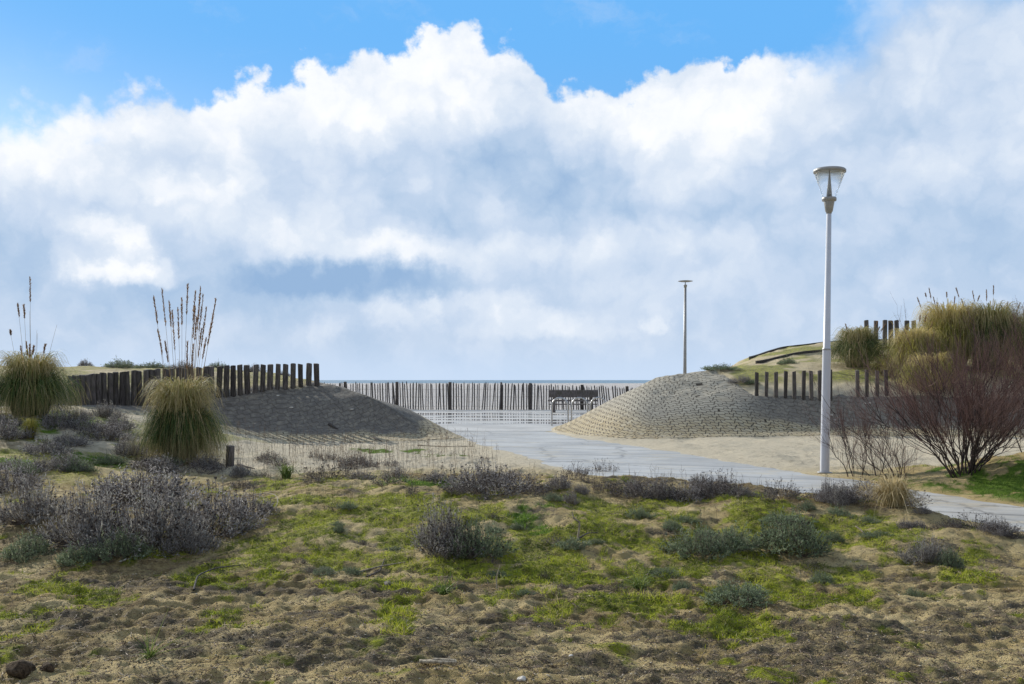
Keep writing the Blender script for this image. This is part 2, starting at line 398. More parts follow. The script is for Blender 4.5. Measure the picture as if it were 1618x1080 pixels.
CRUST = [ell(*e) for e in [(1300, 985, 330, 30, .1), (1560, 960, 140, 30, .1), (620, 1010, 220, 32, .05), (900, 1045, 260, 20, .05), (1520, 880, 110, 16, .12), (860, 960, 160, 14, .12),
        (1000, 770, 130, 10, .3), (1330, 1050, 260, 16, .05), (520, 960, 110, 14, .1), (1120, 1010, 200, 20, .08), (760, 990, 200, 14, .1)]]
HUMUS = [ell(*e) for e in [(230, 900, 260, 34, .15), (200, 960, 260, 30, .1), (100, 1020, 180, 30, .05), (950, 960, 220, 20, .1), (560, 920, 160, 14, .12), (1100, 895, 400, 30, .2), (200, 800, 260, 70, .2), (700, 760, 200, 14, .25),
        (1250, 790, 250, 20, .25), (80, 680, 150, 30, .5)]]
def zone(L, x, y):
    m = np.zeros_like(x)
    for cx, cy, sx, sy in L: m = np.maximum(m, np.exp(-(((x - cx) / sx) ** 2 + ((y - cy) / sy) ** 2) ** 1.2))
    return m
def masks(x, y):
    n = fbm(x, y, 0.55, 4, .6); n2 = fbm(x + 50, y + 7, 0.16, 3, .6)
    moss = ss((zone(MOSS, x, y) + 0.95 * n + 0.40 * n2 - 0.44) / 0.30)
    lush = ss(((zl_ := zone(LUSH, x, y)) + (0.8 * n + 0.35 * n2) * np.minimum(1, zl_ * 2.5) - 0.48) / 0.25)
    xs = x * 0.55
    cr = ss((zone(CRUST, x, y) * 0.8 + 0.8 * fbm(xs * .8, y + 3, 0.50, 5, .65) + 0.10 * (y < 8.0) - 0.28) / 0.30)
    hu = ss((zone(HUMUS, x, y) + 0.6 * fbm(x, y + 20, 0.5, 4, .6) - 0.35) / 0.4)
    return moss, lush, cr, hu

# ------------------------------------------------------------------ materials
def newmat(name):
    m = bpy.data.materials.new(name); m.use_nodes = True; t = NT(m.node_tree)
    b = m.node_tree.nodes['Principled BSDF']; b.inputs['Specular IOR Level'].default_value = 0.25
    return m, t, b
def mat_simple(name, col, rough=0.7, metal=0.0, var=0.15, scale=8, bump=0.0, spec=0.3):
    m, t, b = newmat(name)
    tc = t.n.new('ShaderNodeTexCoord').outputs['Object']
    n = t.noise(tc, scale, 5, 0.6)
    c = t.mix(t.rng(n, 0.3, 0.7), tuple(v * (1 - var) for v in col), tuple(min(1, v * (1 + var)) for v in col))
    t.l.new(c, b.inputs['Base Color']); b.inputs['Roughness'].default_value = rough; b.inputs['Metallic'].default_value = metal
    b.inputs['Specular IOR Level'].default_value = spec
    if bump: t.l.new(t.bump(n, bump, 0.02), b.inputs['Normal'])
    return m
def mat_plant(name, stops, tips=None, tipfrom=0.6, trans=0.25, rough=0.6, base=None):
    """colour from each blade's own tint, optional tip colour along the blade"""
    m, t, b = newmat(name)
    c = t.ramp(t.attr('tint'), stops)
    if tips is not None: c = t.mix(t.rng(t.attr('along'), tipfrom, 1.0), c, tips)
    if base is not None: c = t.mix(t.rng(t.attr('along'), 0.35, 0.0), c, base)
    t.l.new(c, b.inputs['Base Color']); b.inputs['Roughness'].default_value = rough
    if trans:
        tr = t.n.new('ShaderNodeBsdfTranslucent'); t.l.new(c, tr.inputs[0])
        mx = t.n.new('ShaderNodeMixShader'); mx.inputs[0].default_value = trans
        t.l.new(b.outputs[0], mx.inputs[1]); t.l.new(tr.outputs[0], mx.inputs[2])
        t.l.new(mx.outputs[0], m.node_tree.nodes['Material Output'].inputs[0])
    return m

def mat_ground():
    m, t, b = newmat('ground')
    tc = t.n.new('ShaderNodeTexCoord').outputs['Object']
    moss, lush, cr, hu, far = (t.attr(k) for k in ('moss', 'lush', 'crust', 'humus', 'pale'))
    nA = t.noise(tc, 1.1, 5, 0.6); nB = t.noise(tc, 9, 6, 0.7); nC = t.noise(tc, 55, 4, 0.7); nD = t.noise(tc, 160, 2, 0.6)
    sand = t.mix(t.rng(nA, 0.35, 0.65), (0.46, 0.35, 0.155), (0.66, 0.53, 0.28))
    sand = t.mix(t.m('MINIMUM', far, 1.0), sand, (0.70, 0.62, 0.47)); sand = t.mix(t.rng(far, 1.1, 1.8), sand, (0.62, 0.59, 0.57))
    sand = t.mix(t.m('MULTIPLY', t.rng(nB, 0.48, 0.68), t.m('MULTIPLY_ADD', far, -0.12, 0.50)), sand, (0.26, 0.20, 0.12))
    hum = t.mix(t.rng(nC, 0.35, 0.65), (0.075, 0.052, 0.025), (0.25, 0.18, 0.09))
    hm = t.m('MULTIPLY', hu, t.rng(nB, 0.32, 0.64, 0.30, 0.85))
    c = t.mix(hm, sand, hum)
    cru = t.mix(t.rng(nB, 0.32, 0.68), (0.045, 0.038, 0.030), (0.16, 0.135, 0.10))
    c = t.mix(t.m('MULTIPLY', cr, t.rng(t.m('ADD', nB, t.m('MULTIPLY', nC, 0.5)), 0.58, 0.84, 0.15, 0.95)), c, cru)
    mo = t.mix(t.rng(nB, 0.35, 0.68), (0.055, 0.075, 0.010), (0.42, 0.46, 0.032))
    c = t.mix(t.m('MULTIPLY', moss, t.rng(nC, 0.35, 0.58, 0.45, 1.0)), c, mo)
    lu = t.mix(t.rng(nC, 0.35, 0.65), (0.07, 0.14, 0.014), (0.18, 0.28, 0.04))
    c = t.mix(lush, c, lu)
    # small dark litter and grit
    v = t.n.new('ShaderNodeTexVoronoi'); v.inputs['Scale'].default_value = 34; t.l.new(tc, v.inputs['Vector'])
    grit = t.m('MULTIPLY', t.rng(v.outputs['Distance'], 0.26, 0.10), t.rng(nA, 0.38, 0.66, 0.15, 0.8))
    c = t.mix(grit, c, (0.085, 0.065, 0.042))
    v2 = t.n.new('ShaderNodeTexVoronoi'); v2.inputs['Scale'].default_value = 21; t.l.new(tc, v2.inputs['Vector'])
    lt = t.m('MULTIPLY', t.rng(v2.outputs['Distance'], 0.13, 0.06), t.rng(nB, 0.5, 0.65))
    c = t.mix(t.m('MULTIPLY', lt, 0.45), c, (0.62, 0.56, 0.44))
    t.l.new(c, b.inputs['Base Color']); b.inputs['Roughness'].default_value = 0.95; b.inputs['Specular IOR Level'].default_value = 0.12
    h = t.m('ADD', t.m('MULTIPLY', nB, 0.8), t.m('ADD', t.m('MULTIPLY', nC, 0.75), t.m('MULTIPLY', nD, 0.34)))
    h = t.m('ADD', h, t.m('MULTIPLY', grit, 0.18)); h = t.m('ADD', h, t.m('MULTIPLY', moss, 0.2))
    t.l.new(t.bump(h, 1.0, 0.06), b.inputs['Normal'])
    return m
def mat_paver():
    m, t, b = newmat('concrete_pavers')
    uv = t.attr('uvc', 'Vector'); x, y, z = t.xyz(uv)
    y0_ = y; ca, sa = math.cos(R(24)), math.sin(R(24)); xr = t.m('ADD', t.m('MULTIPLY', x, ca), t.m('MULTIPLY', y, -sa)); y = t.m('ADD', t.m('MULTIPLY', x, sa), t.m('MULTIPLY', y, ca)); x = xr
    # interlocking blocks: each course steps as it runs, each joint jogs as it climbs
    W, H = 0.46, 0.165
    def tri(v, p):   # stepped zigzag
        f = t.m('FRACT', t.m('DIVIDE', v, p)); return t.m('SUBTRACT', t.m('ABSOLUTE', t.m('SUBTRACT', f, 0.5)), 0.25)
    sq = t.rng(tri(x, W), -0.03, 0.03, -1, 1)
    xx = t.m('ADD', x, t.m('MULTIPLY', tri(y, H * 2), 0.10))
    yy = t.m('ADD', y, t.m('MULTIPLY', sq, 0.040))
    
    P = t.comb(xx, yy, 0)
    br = t.n.new('ShaderNodeTexBrick'); t.l.new(P, br.inputs['Vector']); br.inputs['Scale'].default_value = 1.0
    br.inputs['Brick Width'].default_value = W / 2; br.inputs['Row Height'].default_value = H
    br.inputs['Mortar Size'].default_value = 0.013; br.inputs['Mortar Smooth'].default_value = 0.25; br.inputs['Bias'].default_value = 0
    br.offset = 0.5
    br.inputs['Color1'].default_value = (0.0, 0.0, 0.0, 1); br.inputs['Color2'].default_value = (1, 1, 1, 1); br.inputs['Mortar'].default_value = (0.5, 0.5, 0.5, 1)
    blk = br.outputs['Color']; mort = br.outputs['Fac']
    tc = t.n.new('ShaderNodeTexCoord').outputs['Object']
    nA = t.noise(tc, 0.8, 4, 0.6); nB = t.noise(tc, 6, 5, 0.7); nC = t.noise(tc, 60, 3, 0.6)
    c = t.mix(blk, (0.36, 0.33, 0.265), (0.44, 0.405, 0.325))
    c = t.mix(t.rng(nB, 0.35, 0.7), c, t.vm('MULTIPLY', c, (0.80, 0.80, 0.80)))
    # ochre sand ground into the lowest courses
    och = t.m('MULTIPLY', t.rng(y0_, 1.9, 0.7), t.rng(nB, 0.30, 0.6, 0.35, 1.0))
    c = t.mix(t.m('MULTIPLY', och, 0.75), c, t.mix(blk, (0.38, 0.29, 0.15), (0.52, 0.42, 0.24)))
    grime_shade = t.attr('grime_shade')
    c = t.mix(t.m('MULTIPLY', grime_shade, t.rng(nB, 0.25, 0.6, 0.55, 1.0)), c, t.mix(nC, (0.11, 0.10, 0.092), (0.185, 0.17, 0.15)))  # darker dirt film, also carrying the painted shade of the right dune
    mort2 = t.m('MULTIPLY', mort, t.m('MULTIPLY_ADD', grime_shade, -0.6, 1.0))
    c = t.mix(mort2, c, (0.05, 0.04, 0.028))
    sanded = t.rng(nA, 0.60, 0.74)
    c = t.mix(t.m('MULTIPLY', sanded, 0.5), c, (0.40, 0.34, 0.24))
    t.l.new(c, b.inputs['Base Color']); b.inputs['Roughness'].default_value = 0.9
    h = t.m('SUBTRACT', t.m('MULTIPLY', nB, 0.2), t.m('MULTIPLY', mort, t.m('MULTIPLY_ADD', grime_shade, -0.5, 1.0)))
    h = t.m('ADD', h, t.m('MULTIPLY', blk, 0.15)); h = t.m('ADD', h, t.m('MULTIPLY', nC, 0.15))
    t.l.new(t.bump(h, 0.7, 0.03), b.inputs['Normal'])
    return m
def mat_concrete(name, plaza=False):
    m, t, b = newmat(name)
    tc = t.n.new('ShaderNodeTexCoord').outputs['Object']
    x, y, z = t.xyz(tc)
    nA = t.noise(tc, 0.5, 5, 0.6); nB = t.noise(tc, 5, 5, 0.65); nC = t.noise(tc, 70, 3, 0.6)
    base = t.mix(t.rng(nA, 0.35, 0.65), (0.36, 0.35, 0.33), (0.50, 0.49, 0.465))
    base = t.mix(t.m('MULTIPLY', t.rng(nB, 0.5, 0.72), 0.45), base, (0.26, 0.25, 0.235))
    base = t.mix(t.m('MULTIPLY', t.rng(nC, 0.5, 0.7), 0.3), base, (0.24, 0.23, 0.21))
    if not plaza:
        # transverse joints and worn bands across the slabs
        q = t.m('ADD', y, t.m('ADD', t.m('MULTIPLY', x, 0.42), t.m('MULTIPLY', t.m('SUBTRACT', nA, 0.5), 0.25)))
        f = t.m('ABSOLUTE', t.m('SUBTRACT', t.m('FRACT', t.m('DIVIDE', q, 1.9)), 0.5))
        joint = t.rng(f, 0.030, 0.008)
        crk = t.n.new('ShaderNodeTexVoronoi'); crk.feature = 'DISTANCE_TO_EDGE'; crk.inputs['Scale'].default_value = 0.33; t.l.new(t.vm('ADD', tc, t.vm('MULTIPLY', t.noise(tc, 1.5, 5, 0.7, out='Color'), (0.9, 0.9, 0))), crk.inputs['Vector'])
        joint = t.m('MAXIMUM', joint, t.m('MULTIPLY', t.rng(crk.outputs['Distance'], 0.014, 0.004), 0.7))
        base = t.mix(t.m('MULTIPLY', joint, 0.8), base, (0.12, 0.11, 0.10))
        band = t.noise(t.vm('MULTIPLY', t.comb(x, q, 0), (0.35, 3.0, 1)), 1.0, 4, 0.6)
        base = t.mix(t.m('MULTIPLY', t.rng(band, 0.48, 0.66), 0.35), base, (0.20, 0.19, 0.175))
        sandy = t.m('MULTIPLY', t.rng(t.noise(t.vm('MULTIPLY', tc, (0.6, 1.6, 1)), 1.3, 6, 0.7), 0.50, 0.66), 0.6)
        base = t.mix(sandy, base, (0.50, 0.43, 0.30))
        t.l.new(base, b.inputs['Base Color']); b.inputs['Roughness'].default_value = 0.5; b.inputs['Specular IOR Level'].default_value = 0.4
        t.l.new(t.bump(t.m('ADD', nC, t.m('MULTIPLY', joint, -2)), 0.35, 0.01), b.inputs['Normal'])
        return m
    pn_ = t.noise(t.vm('MULTIPLY', tc, (0.16, 0.62, 1)), 1.0, 5, 0.6)
    wet = t.rng(pn_, 0.44, 0.56)
    near = t.rng(y, 37.0, 33.5)                       # drier strip near the path and under the fence
    wet = t.m('MULTIPLY', wet, t.m('SUBTRACT', 1.0, t.m('MULTIPLY', near, 0.9)))
    wet = t.m('MULTIPLY', wet, t.rng(y, 51.5, 48.5))
    pool = t.rng(wet, 0.55, 0.72)
    base = t.mix(t.m('MULTIPLY', wet, 0.45), base, (0.20, 0.205, 0.22))
    t.l.new(base, b.inputs['Base Color'])
    t.l.new(t.m('MULTIPLY_ADD', pool, -0.58, 0.62), b.inputs['Roughness'])
    b.inputs['Specular IOR Level'].default_value = 0.5
    bn = t.n.new('ShaderNodeBump'); bn.inputs['Distance'].default_value = 0.008
    t.l.new(t.m('MULTIPLY_ADD', pool, -0.48, 0.5), bn.inputs['Strength']); t.l.new(nC, bn.inputs['Height'])
    t.l.new(bn.outputs[0], b.inputs['Normal'])
    return m
def mat_wood(name, dark=(0.040, 0.035, 0.034), light=(0.15, 0.132, 0.125), grain=60):
    m, t, b = newmat(name)
    tc = t.n.new('ShaderNodeTexCoord').outputs['Object']
    inf = t.n.new('ShaderNodeObjectInfo')
    p = t.vm('ADD', tc, t.vm('MULTIPLY', t.comb(inf.outputs['Random'], inf.outputs['Random'], inf.outputs['Random']), (31, 17, 9)))
    g = t.noise(t.vm('MULTIPLY', p, (1, 1, 0.07)), grain, 5, 0.65); s = t.noise(p, 6, 4, 0.6)
    c = t.mix(t.rng(g, 0.35, 0.68), dark, light)
    c = t.mix(t.m('MULTIPLY', t.rng(s, 0.45, 0.7), 0.6), c, (0.09, 0.085, 0.06))
    c = t.vm('MULTIPLY', c, t.comb(*[t.m('MULTIPLY_ADD', inf.outputs['Random'], 0.7, 0.65)] * 3))
    t.l.new(c, b.inputs['Base Color']); b.inputs['Roughness'].default_value = 0.88
    t.l.new(t.bump(g, 0.8, 0.012), b.inputs['Normal']); return m

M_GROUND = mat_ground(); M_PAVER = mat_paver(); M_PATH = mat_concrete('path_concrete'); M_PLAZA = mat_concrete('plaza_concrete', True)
M_POST = mat_wood('weathered_post_wood'); M_PALE = mat_wood('chestnut_paling', (0.045, 0.042, 0.045), (0.13, 0.12, 0.12), 40)
M_BOARD = mat_wood('bench_boards', (0.09, 0.08, 0.08), (0.20, 0.18, 0.18), 40)
M_DRIFT = mat_wood('driftwood', (0.16, 0.13, 0.09), (0.42, 0.36, 0.27), 50)
M_STEEL = mat_simple('galvanised_steel', (0.45, 0.46, 0.48), 0.38, 0.85, 0.1, 20)
M_LAMPPAINT = mat_simple('lamp_paint', (0.56, 0.58, 0.64), 0.42, 0.0, 0.05, 3, spec=0.5)
M_LAMPGREY = mat_simple('lamp_grey_casting', (0.33, 0.33, 0.33), 0.45, 0.2, 0.1, 10)
M_DUST = mat_simple('sanded_boards', (0.50, 0.44, 0.34), 0.95, 0, 0.25, 3, 0.3)
M_WIRE = mat_simple('rusty_wire', (0.10, 0.07, 0.05), 0.7, 0.5)
M_STONE = mat_simple('pale_pebble', (0.62, 0.58, 0.52), 0.8, 0, 0.2, 40, 0.3)
M_DARKSTONE = mat_simple('dark_stone', (0.07, 0.062, 0.055), 0.85, 0, 0.4, 25, 0.5)
M_GLASS = bpy.data.materials.new('lantern_glass'); M_GLASS.use_nodes = True
_t = NT(M_GLASS.node_tree); _b = _t.n['Principled BSDF']
_b.inputs['Base Color'].default_value = (0.93, 0.96, 1, 1); _b.inputs['Roughness'].default_value = 0.04; _b.inputs['Transmission Weight'].default_value = 0.95; _b.inputs['IOR'].default_value = 1.12
_b.inputs['Alpha'].default_value = 0.55

# ------------------------------------------------------------------ terrain sheet, paving, plaza, sea
def axis(segs):
    out = [segs[0][0]]
    for a, b, s in segs:
        n = max(1, int(round((b - a) / s))); out += list(np.linspace(a, b, n + 1)[1:])
    return np.array(out)
GX = axis([(-400, -120, 40), (-120, -40, 8), (-40, -26, 1.0), (-26, -15, 0.25), (-15, -8, 0.085), (-8, -3.6, 0.05), (-3.6, 3.6, 0.028), (3.6, 8, 0.045), (8, 16, 0.085), (16, 26, 0.25), (26, 40, 1.0), (40, 120, 8), (120, 400, 40)])
GY = axis([(-60, -10, 5), (-10, 1, 0.8), (1, 4, 0.15), (4, 8, 0.024), (8, 14, 0.034), (14, 21, 0.055), (21, 34, 0.085), (34, 45, 0.16), (45, 62, 0.35), (62, 130, 3)])
XX, YY = np.meshgrid(GX, GY)
FL = fields(XX, YY)
ZZ = height(XX, YY, FL)
nx, ny = len(GX), len(GY)
idx = np.arange(nx * ny).reshape(ny, nx)
QF = np.stack([idx[:-1, :-1], idx[:-1, 1:], idx[1:, 1:], idx[1:, :-1]], -1)
mo, lu, cr, hu = masks(XX, YY)
dl, al, dr, ar, dp = FL
dune = np.maximum(dl, dr)
offp = ss((-dp - 0.05) / 0.35)
band = lambda d, a, b, w: ss((d - a) / w) * (1 - ss((d - b) / w))
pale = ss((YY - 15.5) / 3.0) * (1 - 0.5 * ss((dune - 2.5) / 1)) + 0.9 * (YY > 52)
frontz = 1 - ss((YY - 15.5) / 2.5)
mo = mo * np.maximum(frontz, 0) * offp
# mossy scrubby turf on the dune tops
topm = ss((dune - 3.0 - 2.4 * (XX < 6.8) * (XX > -5.8)) / 0.8) * ss((fbm(XX, YY, 1.8, 3) + 0.12 + 0.35 * (dl > 0)) / 0.35) * (YY < 50)
mo = np.maximum(mo, topm * np.where(XX > 6, 0.85, 0.55))
leftm = ss((-XX - 5) / 2) * (YY < 40) * ss((YY - 13.5) / 2) * (1 - ss((dune + .2) / .5)) * ss((fbm(XX, YY, .9, 3) + .15) / .3)
mo = np.maximum(mo, leftm * 0.8)
lu = lu * offp; cr = cr * (1 - ss((YY - 13) / 2)) * offp; hu = hu * offp * (1 - ss((YY - 16) / 4) * 0.6)
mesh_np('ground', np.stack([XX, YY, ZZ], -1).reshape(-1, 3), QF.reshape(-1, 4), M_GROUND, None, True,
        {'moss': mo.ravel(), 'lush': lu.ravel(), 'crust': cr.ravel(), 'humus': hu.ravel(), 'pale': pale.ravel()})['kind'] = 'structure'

def sub_sheet(name, mask, Z, mat, attrs, kind='structure'):
    keep = mask[:-1, :-1] | mask[1:, :-1] | mask[:-1, 1:] | mask[1:, 1:]
    F = QF[keep].reshape(-1, 4); u, inv = np.unique(F, return_inverse=True); F = inv.reshape(-1, 4)
    V = np.stack([XX, YY, Z], -1).reshape(-1, 3)[u]
    o = mesh_np(name, V, F, mat, None, True, {k: a.reshape(-1, *a.shape[2:])[u] for k, a in attrs.items()})
    o['kind'] = kind; return o
# the posts stand at the head of the paved slope: paving stops behind them
def post_line_left(px): t = (px - 108) / 397.0; return 24.0 + 4.0 * t ** 0.8
ex = fbm(XX, YY, 1.2, 3) * 0.25
headL = 3.15 + 2.6 * ss((XX + 5.9) / 0.8) + ex * 0.5                   # right flank is paved higher
headR = 2.40 + 3.6 * (1 - ss((XX - 6.4) / 0.9)) + ex * 0.5
noseL = ss((XX + 11.5) / 1.2)
for nm, d, arc, head, grime_shade, extra in (('paved_slope', dl, al, headL, 1.0, noseL), ('paved_slope', dr, ar, headR, 0.0, np.ones_like(XX))):
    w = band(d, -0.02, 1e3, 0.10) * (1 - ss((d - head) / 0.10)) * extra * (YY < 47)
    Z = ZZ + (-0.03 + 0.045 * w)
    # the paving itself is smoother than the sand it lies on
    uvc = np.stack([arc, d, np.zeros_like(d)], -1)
    grime_shade_f = (grime_shade + (1 - grime_shade) * 0.85 * ss((XX - 6.2) / 1.5) * ss((d - .3) / .5)) * ss((d - 0.9 - 0.35 * fbm(XX, YY, .8, 2)) / 0.25) * 1.0  # dirt film, plus shade below the right dune's posts put into the colour
    sub_sheet(nm, (w > 0.01) & (np.abs(XX) < 40), Z, M_PAVER, {'uvc': uvc, 'grime_shade': grime_shade_f * np.ones_like(d)})
# concrete path and the wet plaza: flat sheets, sand laps over their edges
PX, PY_ = np.meshgrid(np.linspace(-3.5, 16, 180), np.linspace(4, 31.6, 260))
pd_, _ = sdist(PATH, PX, PY_)
def flat(name, X, Y, mask, z, mat):
    i = np.arange(X.size).reshape(X.shape); Q = np.stack([i[:-1, :-1], i[:-1, 1:], i[1:, 1:], i[1:, :-1]], -1)
    k = mask[:-1, :-1] & mask[1:, :-1] & mask[:-1, 1:] & mask[1:, 1:]
    F = Q[k].reshape(-1, 4); u, inv = np.unique(F, return_inverse=True)
    o = mesh_np(name, np.stack([X, Y, np.full_like(X, z)], -1).reshape(-1, 3)[u], inv.reshape(-1, 4), mat, None, False); o['kind'] = 'structure'; return o
flat('path', PX, PY_, pd_ > -0.35, 0.004, M_PATH)
PX, PY_ = np.meshgrid(np.linspace(-12, 14, 60), np.linspace(31.0, 54.5, 60))
flat('plaza', PX, PY_, PX > -99, 0.012, M_PLAZA)
def build_sea():
    m, t, b = newmat('sea_water')
    tc = t.n.new('ShaderNodeTexCoord').outputs['Object']
    n = t.noise(t.vm('MULTIPLY', tc, (0.02, 0.05, 1)), 1.0, 6, 0.65)
    sw = t.noise(t.vm('MULTIPLY', tc, (0.0015, 0.012, 1)), 1.0, 4, 0.6)
    c = t.mix(t.rng(sw, 0.35, 0.65), (0.10, 0.18, 0.24), (0.20, 0.28, 0.34))
    t.l.new(c, b.inputs['Base Color']); b.inputs['Roughness'].default_value = 0.45; b.inputs['Specular IOR Level'].default_value = 0.5
    t.l.new(t.bump(n, 1.0, 4.0), b.inputs['Normal'])
    V = [(-40000, 80, -4.6), (40000, 80, -4.6), (40000, 45000, -4.6), (-40000, 45000, -4.6)]
    o = mesh_np('sea', V, [[0, 1, 2, 3]], m); o['kind'] = 'structure'
build_sea()
def gsample(A, x, y):
    i = np.clip(np.searchsorted(GX, x) - 1, 0, nx - 2); j = np.clip(np.searchsorted(GY, y) - 1, 0, ny - 2)
    u = (x - GX[i]) / (GX[i + 1] - GX[i]); v = (y - GY[j]) / (GY[j + 1] - GY[j])
    return (A[j, i] * (1 - u) + A[j, i + 1] * u) * (1 - v) + (A[j + 1, i] * (1 - u) + A[j + 1, i + 1] * u) * v
def gz(x, y): return float(gsample(ZZ, np.array([x]), np.array([y]))[0])
ORD = ['end', 'second', 'third', 'fourth', 'fifth', 'sixth', 'seventh', 'eighth', 'ninth', 'tenth', 'eleventh', 'twelfth', 'thirteenth', 'fourteenth', 'fifteenth', 'sixteenth', 'seventeenth', 'eighteenth', 'nineteenth', 'twentieth']

# ------------------------------------------------------------------ timber posts on the dunes
def post_mesh(seed, h, r):
    g = np.random.default_rng(seed); G = Geo(); n = 14
    ang = np.arange(n) * 2 * np.pi / n
    rad = r * (1 + 0.06 * g.normal(size=n)); zs = [-0.35, 0, h * .3, h * .6, h - .012, h, h]
    V = []
    for k, z in enumerate(zs):
        f = 1.0 if k < 4 else (1.0, 0.90, 0.0)[k - 4]
        w = 1 + 0.02 * g.normal()
        tilt = 0.012 * g.normal() if k >= 5 else 0
        for a, q in zip(ang, rad): V.append((q * w * f * math.cos(a), q * w * f * math.sin(a), z + 0.012 * math.cos(a + seed) * (k >= 4) * (f > 0)))
    F = [[k * n + i, k * n + (i + 1) % n, (k + 1) * n + (i + 1) % n, (k + 1) * n + i] for k in range(len(zs) - 1) for i in range(n)]
    G.raw(V, F); return G
def post(px, D, ytop, r, seed, label, group, cat='post'):
    x = at(px, D); z0 = gz(x, D); zt = zat(ytop, D); h = max(0.35, zt - z0 + 0.009 * math.sin(seed * 2.7))
    g = np.random.default_rng(seed)
    o = post_mesh(seed, h, r).build('timber_post', M_POST, None, True)
    o.location = (x, D, z0); o.rotation_euler = (R(g.normal() * 1.4), R(g.normal() * 1.2 + 0.6), g.uniform(0, 6))
    tag(o, label, cat, group); return o
lp = []; px = 500.5
while px > 106:
    lp.append(px); px -= 8.4 + 4.3 * (px - 106) / 395
ty = [(106, 594), (180, 588), (250, 583), (320, 579), (380, 576.5), (440, 575), (500, 574)]
ntot = len(lp)
for i, px in enumerate(lp):
    j = ntot - 1 - i
    if i < 20: lab = ('rightmost weathered post of the long row on the left dune' if i == 0 else '%s weathered post from the right end of the long row, left dune' % ORD[i])
    elif j < 20: lab = ('leftmost dark post of the long row on the left dune, by the pampas' if j == 0 else '%s dark post from the left end of the long row, left dune' % ORD[j])
    else: lab = 'weathered post mid-row on the left dune, behind the big pampas tussock'
    post(px, post_line_left(px), np.interp(px, [a for a, b in ty], [b for a, b in ty]), 0.074 + 0.005 * math.sin(i * 2.3), 100 + i, lab, 'weathered posts in the long row on the left dune')
rr = [1195.5, 1210.6, 1226.4, 1241, 1255.3, 1269.5, 1282.4, 1295.7, 1312.5]
for i, px in enumerate(rr):
    lab = 'leftmost short post of the row on the right dune' if i == 0 else ('last short post right of the lamp pole on the right dune' if i == 8 else '%s short post from the left in the row on the right dune' % ORD[i])
    post(px, 29.8, 588 - 3.5 * i / 8, 0.058, 300 + i, lab, 'short posts in the row on the right dune')
for i, px in enumerate([1355, 1369.5, 1386, 1401]):
    post(px, 29.9, 584.5, 0.058, 330 + i, ['first short post past the gap right of the lamp pole', 'short post just left of the pampas edge on the right dune', 'short post buried in the pampas edge on the right dune', 'short post farthest into the pampas on the right dune'][i], 'short posts by the pampas on the right dune')
for i, px in enumerate([1370, 1383.7, 1398, 1408, 1418, 1432, 1444]):
    post(px, 38.0, 506, 0.085, 350 + i, ('leftmost post of the high row above the pampas' if i == 0 else ('post at the hidden right end of the high row above the pampas' if i == 6 else '%s post from the left in the high row above the pampas' % ORD[i])), 'posts in the high row behind the pampas')
# stump beside the pampas, with its stick
x, y, z = ground_at(363, 737)
o = post_mesh(5, 33 * y / FPX, 0.075).build('wooden_stump', M_POST, None, True); o.location = (x, y, z); o.rotation_euler = (0, R(2), 1)
tag(o, 'short weathered wooden stump right beside the big pampas tussock', 'stump')

# ------------------------------------------------------------------ kerbed walkway over the right dune, wooden sleeper on the left dune
def ribbon_on_ground(name, pts, w, h, mat, label=None, cat=None, kind=None, lift=0.0):
    P = chaikin(pts, 3) if False else np.array(pts, float)
    t = np.linspace(0, len(P) - 1, 60); X = np.interp(t, range(len(P)), P[:, 0]); Y = np.interp(t, range(len(P)), P[:, 1])
    k = np.hanning(9); k /= k.sum(); X = np.convolve(np.pad(X, 4, mode='reflect', reflect_type='odd'), k, 'valid'); Y = np.convolve(np.pad(Y, 4, mode='reflect', reflect_type='odd'), k, 'valid')
    T = np.stack([np.gradient(X), np.gradient(Y)], 1); T /= np.linalg.norm(T, axis=1, keepdims=True); N = np.stack([-T[:, 1], T[:, 0]], 1)
    Zg = gsample(ZZ, X, Y); Zg = np.convolve(np.pad(Zg, 6, mode='edge'), np.ones(13) / 13, 'valid')
    V = []
    for i in range(len(X)):
        for s_, zz in ((-1, -0.3), (-1, h), (1, h), (1, -0.3)):
            V.append((X[i] + N[i, 0] * w / 2 * s_, Y[i] + N[i, 1] * w / 2 * s_, Zg[i] + lift + zz))
    F = [[i * 4 + a, i * 4 + (a + 1) % 4, i * 4 + 4 + (a + 1) % 4, i * 4 + 4 + a] for i in range(len(X) - 1) for a in range(4)]
    F += [[0, 1, 2, 3], [len(V) - 1, len(V) - 2, len(V) - 3, len(V) - 4]]
    o = mesh_np(name, V, F, mat, None, False); tag(o, label, cat, None, kind); return o
low = [(at(1165, 35.6), 35.6), (at(1195, 36.6), 36.6), (at(1235, 37.2), 37.2), (at(1275, 37.6), 37.6), (at(1330, 37.8), 37.8), (at(1420, 38.2), 38.2)]
upp = [(at(1150, 37.0), 37.0), (at(1185, 39.6), 39.6), (at(1235, 41.0), 41.0), (at(1300, 41.8), 41.8), (at(1420, 42.4), 42.4)]
ribbon_on_ground('timber_edging', low[1:], 0.08, 0.09, M_PALE, 'dark timber edging along the near side of the sandy walkway, right dune', 'edging')
ribbon_on_ground('timber_edging', upp[1:], 0.10, 0.07, M_PALE, 'dark timber edging along the skyline side of the walkway, right dune', 'edging')
mid = [((a[0] + b[0]) / 2, (a[1] + b[1]) / 2) for a, b in zip([low[0], low[1], low[2], low[3], low[5]], upp)]
